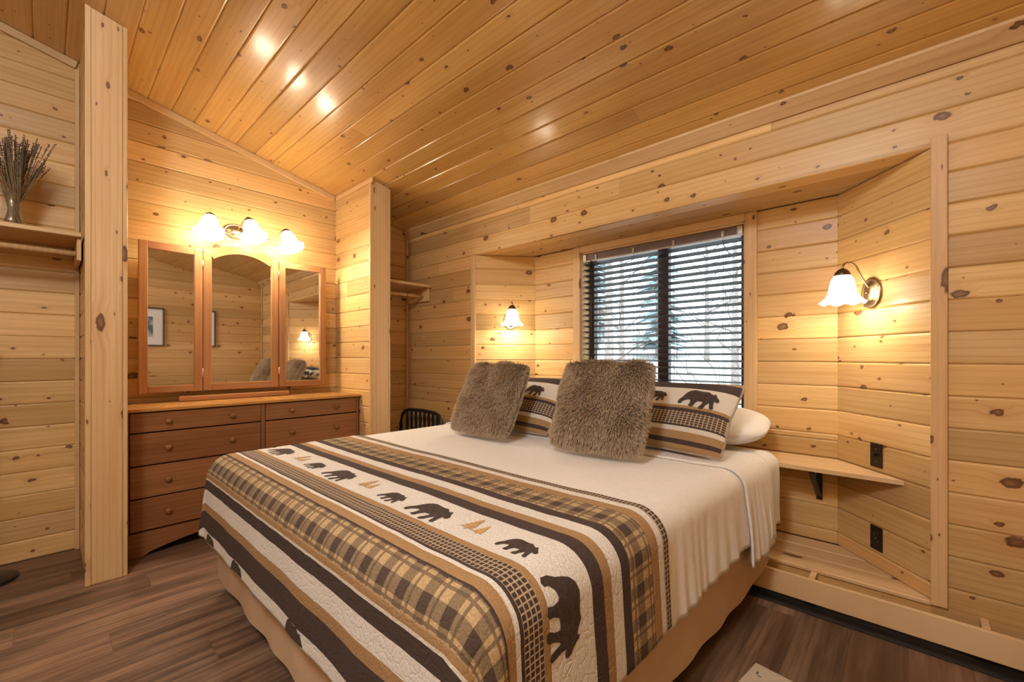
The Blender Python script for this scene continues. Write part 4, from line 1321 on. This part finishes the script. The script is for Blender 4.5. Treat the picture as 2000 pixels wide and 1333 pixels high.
# fur cushions: dark core plus a coat of tapered tufts
def fur_mat():
    k = NT('brown_fur', 0.7)
    uv = k.n('ShaderNodeUVMap'); uv.uv_map = 'UVMap'
    r, t, _ = k.sep(uv.outputs[0])
    base = k.mix(r, (0.24, 0.155, 0.085), (0.37, 0.255, 0.155))
    tip = k.mix(r, (0.54, 0.40, 0.255), (0.68, 0.55, 0.40))
    c = k.mix(k.mapr(t, 0.15, 0.85, 0, 1), base, tip)
    k.color(c)
    return k.m
M['fur'] = fur_mat()
def fur_mesh(pt, count, length, seed, comb=(0.15, -0.5, 0.0)):
    rg = np.random.default_rng(seed)
    V, F, UV = [], [], []
    comb = Vector(comb)
    for i in range(count):
        u, v = rg.uniform(-1, 1, 2)
        sgn = 1 if rg.random() < 0.68 else -1
        if rg.random() < 0.12:
            if rg.random() < 0.5: u = math.copysign(rg.uniform(0.96, 1), u)
            else: v = math.copysign(rg.uniform(0.96, 1), v)
        p = pt(u, v, sgn)
        e = 0.02
        du = pt(min(u + e, 1), v, sgn) - pt(max(u - e, -1), v, sgn)
        dv = pt(u, min(v + e, 1), sgn) - pt(u, max(v - e, -1), sgn)
        n_ = du.cross(dv) * sgn
        if n_.length < 1e-9: n_ = Vector((u, v, 0))
        n_.normalize()
        rim = Vector((u ** 9, v ** 9, 0))
        n_ = (n_ + rim * 1.2).normalized()
        sw = Vector((nz3(p.x * 9, p.y * 9, seed), nz3(p.x * 9, p.y * 9, seed + 7), 0))
        d = (n_ * 0.62 + comb * 1.25 + sw * 0.55 + Vector(rg.normal(0, 0.12, 3))).normalized()
        L = length * rg.uniform(0.65, 1.15)
        w = rg.uniform(0.0009, 0.0018)
        side = d.cross(Vector(rg.normal(0, 1, 3))).normalized()
        m_ = p + d * L * 0.55 + n_ * 0.002
        d2 = (d + comb * 0.55).normalized()
        tp = m_ + d2 * L * 0.5
        b = len(V)
        V += [p - side * w, p + side * w, m_ + side * w * 0.8, m_ - side * w * 0.8, tp]
        rv = float(np.clip(0.5 + 0.55 * nz3(p.x * 11, p.y * 11, seed + 3) + rg.normal(0, 0.16), 0, 1))
        UV += [(rv, 0), (rv, 0), (rv, 0.55), (rv, 0.55), (rv, 1)]
        F += [(b, b + 1, b + 2, b + 3), (b + 3, b + 2, b + 4)]
    me = mesh('fur', V, F, True)
    uvl = me.uv_layers.new(name='UVMap')
    li = [0] * len(me.loops); me.loops.foreach_get('vertex_index', li)
    uvl.data.foreach_set('uv', [c for v in li for c in UV[v]])
    return me
for bl_, br_, wd, ht, tilt, lab, sd in (((-2.235, 1.795, 0.70), (-1.665, 1.79, 0.70), 0.54, 0.50, 27, 'smaller-looking brown fur cushion leaning at the left of the bed head', 21),
                                        ((-1.425, 1.815, 0.70), (-0.885, 1.865, 0.70), 0.54, 0.51, 24, 'brown fur cushion in the middle of the bed, in front of the window blind', 22)):
    PT = pillow_grid(wd - 0.045, ht - 0.035, 0.12, pinch=0.0, ex=4.5, rnd=0.10)
    mw, _ = lean(bl_, br_, math.radians(tilt), ht, 0.02)
    o = obj('fur_cushion', None, None, None, mw, label=lab, category='cushion', group='fur cushions')
    obj('cushion_core', pillow_mesh('cushion_core', PT, 20), M['core'], o)
    obj('fur', fur_mesh(PT, 34000, 0.027, sd), M['fur'], o, kind='stuff')

# ------------------------------------------------------------------ rug at the right of the bed
k = NT('woven_rug', 0.95)
tc = k.n('ShaderNodeTexCoord').outputs['Object']
x_, y_, z_ = k.sep(tc)
wv = k.noise(tc, 220.0, 2.0)
mot = k.math('GREATER_THAN', k.noise(k.comb(k.mul(x_, 9.0), k.mul(y_, 16.0), 0.0), 1.0, 2.0), 0.56)
inner = k.mul(k.math('LESS_THAN', k.math('ABSOLUTE', x_), 0.425), k.math('LESS_THAN', k.math('ABSOLUTE', y_), 0.225))
c = k.mix(k.mul(mot, inner), (0.50, 0.42, 0.32), (0.03, 0.045, 0.07))
c = k.mix(k.mapr(wv, 0.3, 0.7, 0, 0.25), c, (0.25, 0.19, 0.13))
k.color(c); k.bump(wv, 0.5, 0.004)
rug_c = Vector((-0.435, 1.872, 0)) + Vector((0.45 * math.cos(math.radians(-8)), 0.45 * math.sin(math.radians(-8)), 0)) + Vector((-0.27 * math.sin(math.radians(8)), -0.27 * math.cos(math.radians(8)), 0))
bm = bmesh.new(); box_bm(bm, (-0.45, -0.27, 0), (0.45, 0.27, 0.011), 0.004, 2)
obj('bedside_rug', bm_mesh('bedside_rug', bm), k.m, None, Matrix.Translation((rug_c.x, rug_c.y, 0.0008)) @ Matrix.Rotation(math.radians(-8), 4, 'Z'),
    label='beige woven rug with dark blue pattern on the floor right of the bed', category='rug')

# ------------------------------------------------------------------ picture on the right wall (seen in the mirror)
pc = empty('framed_picture', (XR - 0.001, 1.63, 1.645), label='brown framed picture with a wide white mat seen in the mirror', category='picture')
pw, ph = 0.47, 0.58
for a0, a1, b0, b1 in ((-pw / 2, pw / 2, -ph / 2, -ph / 2 + 0.022), (-pw / 2, pw / 2, ph / 2 - 0.022, ph / 2), (-pw / 2, -pw / 2 + 0.022, -ph / 2 + 0.0221, ph / 2 - 0.0221), (pw / 2 - 0.022, pw / 2, -ph / 2 + 0.0221, ph / 2 - 0.0221)):
    box('frame_bar', (-0.022, a0, b0), (0, a1, b1), M['frame_brown'], pc, 0.002)
box('mat_board', (-0.010, -pw / 2 + 0.02, -ph / 2 + 0.02), (-0.002, pw / 2 - 0.02, ph / 2 - 0.02), M['mat_board'], pc, 0)
k = NT('picture_print', 0.5)
tc = k.n('ShaderNodeTexCoord').outputs['Object']
k.color(k.ramp(k.noise(tc, 9.0, 4.0), [(0.3, (0.05, 0.09, 0.10)), (0.5, (0.16, 0.22, 0.25)), (0.65, (0.45, 0.50, 0.52))]))
box('print', (-0.012, -0.095, -0.15), (-0.0101, 0.095, 0.15), k.m, pc, 0)

# ------------------------------------------------------------------ outside the window: pale slope, trees, brush
k = NT('pale_hillside', 1.0)
tc = k.n('ShaderNodeTexCoord').outputs['Object']
k.color(k.ramp(k.noise(tc, 0.9, 6.0, 0.65), [(0.32, (0.30, 0.27, 0.22)), (0.45, (0.62, 0.58, 0.52)), (0.6, (0.82, 0.80, 0.78))]))
V, F = [], []
nx, ny = 60, 40
for i in range(nx + 1):
    for j in range(ny + 1):
        x = -45 + 60 * i / nx; y = 3.3 + 40 * j / ny
        z = -0.25 + 0.25 * max(0, y - 6) * 0.45 + 0.25 * nz3(x * 0.3, y * 0.3)
        V.append((x, y, z))
for i in range(nx):
    for j in range(ny):
        a = i * (ny + 1) + j
        F.append((a, a + ny + 1, a + ny + 2, a + 1))
struct('ground', mesh('ground', V, F, True), k.m)
def gz(x, y): return -0.25 + 0.25 * max(0, y - 6) * 0.45 + 0.25 * nz3(x * 0.3, y * 0.3)
M['bark'] = plain('bark', (0.34, 0.29, 0.26), 0.95, 0, 0.3, 12, 0.3)
M['twig'] = plain('twig', (0.20, 0.16, 0.13), 0.95)
k = NT('needles', 0.9)
k.color(k.mix(k.noise(k.n('ShaderNodeTexCoord').outputs['Object'], 3.0, 3.0), (0.22, 0.33, 0.36), (0.42, 0.52, 0.50)))
M['needles'] = k.m
rt = random.Random(5)
def branch(bm, p, d, L, r, depth):
    pts = [p]; q = p.copy(); dd = d.copy()
    for i in range(4):
        dd = (dd + Vector((rt.uniform(-.25, .25), rt.uniform(-.25, .25), rt.uniform(-.05, .2)))).normalized()
        q = q + dd * L / 4; pts.append(q.copy())
        if depth > 0:
            for s in range(1 if i else 0):
                nd = (dd + Vector((rt.uniform(-1, 1), rt.uniform(-1, 1), rt.uniform(-.2, .8)))).normalized()
                branch(bm, q, nd, L * rt.uniform(0.4, 0.65), r * 0.5, depth - 1)
    tube_bm(bm, pts, [r, r * .85, r * .7, r * .5, r * .3], 5)
tree_spots = [(-8.4, 8.2), (-4.6, 8.0), (-7.0, 13.0), (-3.2, 11.8), (-11.0, 14.8), (-5.6, 17.0), (-1.6, 15.5)]
for i, (x, y) in enumerate(tree_spots):
    t = empty('bare_tree', (x, y, gz(x, y) - 0.1), label='bare leafless tree on the pale slope outside the window', category='tree', group='bare trees outside')
    bm = bmesh.new()
    H_ = rt.uniform(5, 8)
    pts = [Vector((0.1 * nz3(i, q), 0.1 * nz3(q, i), H_ * q / 6)) for q in range(7)]
    tube_bm(bm, pts, [0.11 - 0.014 * q for q in range(7)], 8)
    obj('trunk', bm_mesh('trunk', bm, True), M['bark'], t)
    bm = bmesh.new()
    for b in range(22):
        z = rt.uniform(0.12, 0.95) * H_
        a = rt.uniform(0, 2 * math.pi)
        branch(bm, Vector((0, 0, z)), Vector((math.cos(a), math.sin(a), 0.45)).normalized(), rt.uniform(0.8, 1.9) * (1.1 - z / H_ * 0.6), 0.022, 2)
    obj('branches', bm_mesh('branches', bm), M['twig'], t)
for i, (x, y, H_) in enumerate(((-8.6, 19.5, 9), (-13.5, 22.0, 10), (-3.5, 21.5, 9))):
    t = empty('fir_tree', (x, y, gz(x, y) - 0.1), label='dark blue-green fir tree far up the slope outside the window', category='tree', group='fir trees outside')
    tube('trunk', [(0, 0, 0), (0, 0, H_)], [0.16, 0.03], M['bark'], t, 8)
    bm = bmesh.new()
    for b in range(260):
        z = rt.uniform(0.08, 1.0) * H_
        a = rt.uniform(0, 2 * math.pi)
        R_ = (1.05 - z / H_) * 1.9 * rt.uniform(0.6, 1.0)
        d = Vector((math.cos(a), math.sin(a), -0.25))
        p0 = Vector((0, 0, z)); sd = Vector((-math.sin(a), math.cos(a), 0))
        w = 0.16 + 0.12 * R_
        v = [bm.verts.new(q) for q in (p0, p0 + d * R_ * 0.5 + sd * w, p0 + d * R_, p0 + d * R_ * 0.5 - sd * w, p0 + d * R_ * 0.45 + Vector((0, 0, 0.10)))]
        for f in ((0, 1, 4), (1, 2, 4), (2, 3, 4), (3, 0, 4), (0, 3, 2, 1)): bm.faces.new([v[q] for q in f])
    obj('needle_boughs', bm_mesh('needle_boughs', bm), M['needles'], t)
for i, (x, y) in enumerate(((-1.3, 4.9), (-3.6, 6.0))):
    t = empty('bare_shrub', (x, y, gz(x, y) - 0.05), label='bare twiggy shrub just outside the window', category='shrub', group='bare shrubs outside')
    bm = bmesh.new()
    for b in range(12):
        a = rt.uniform(0, 2 * math.pi)
        branch(bm, Vector((0.05 * math.cos(a), 0.05 * math.sin(a), 0)), Vector((0.5 * math.cos(a), 0.5 * math.sin(a), 1)).normalized(), rt.uniform(0.9, 1.5), 0.008, 2)
    obj('twigs', bm_mesh('twigs', bm), M['twig'], t)
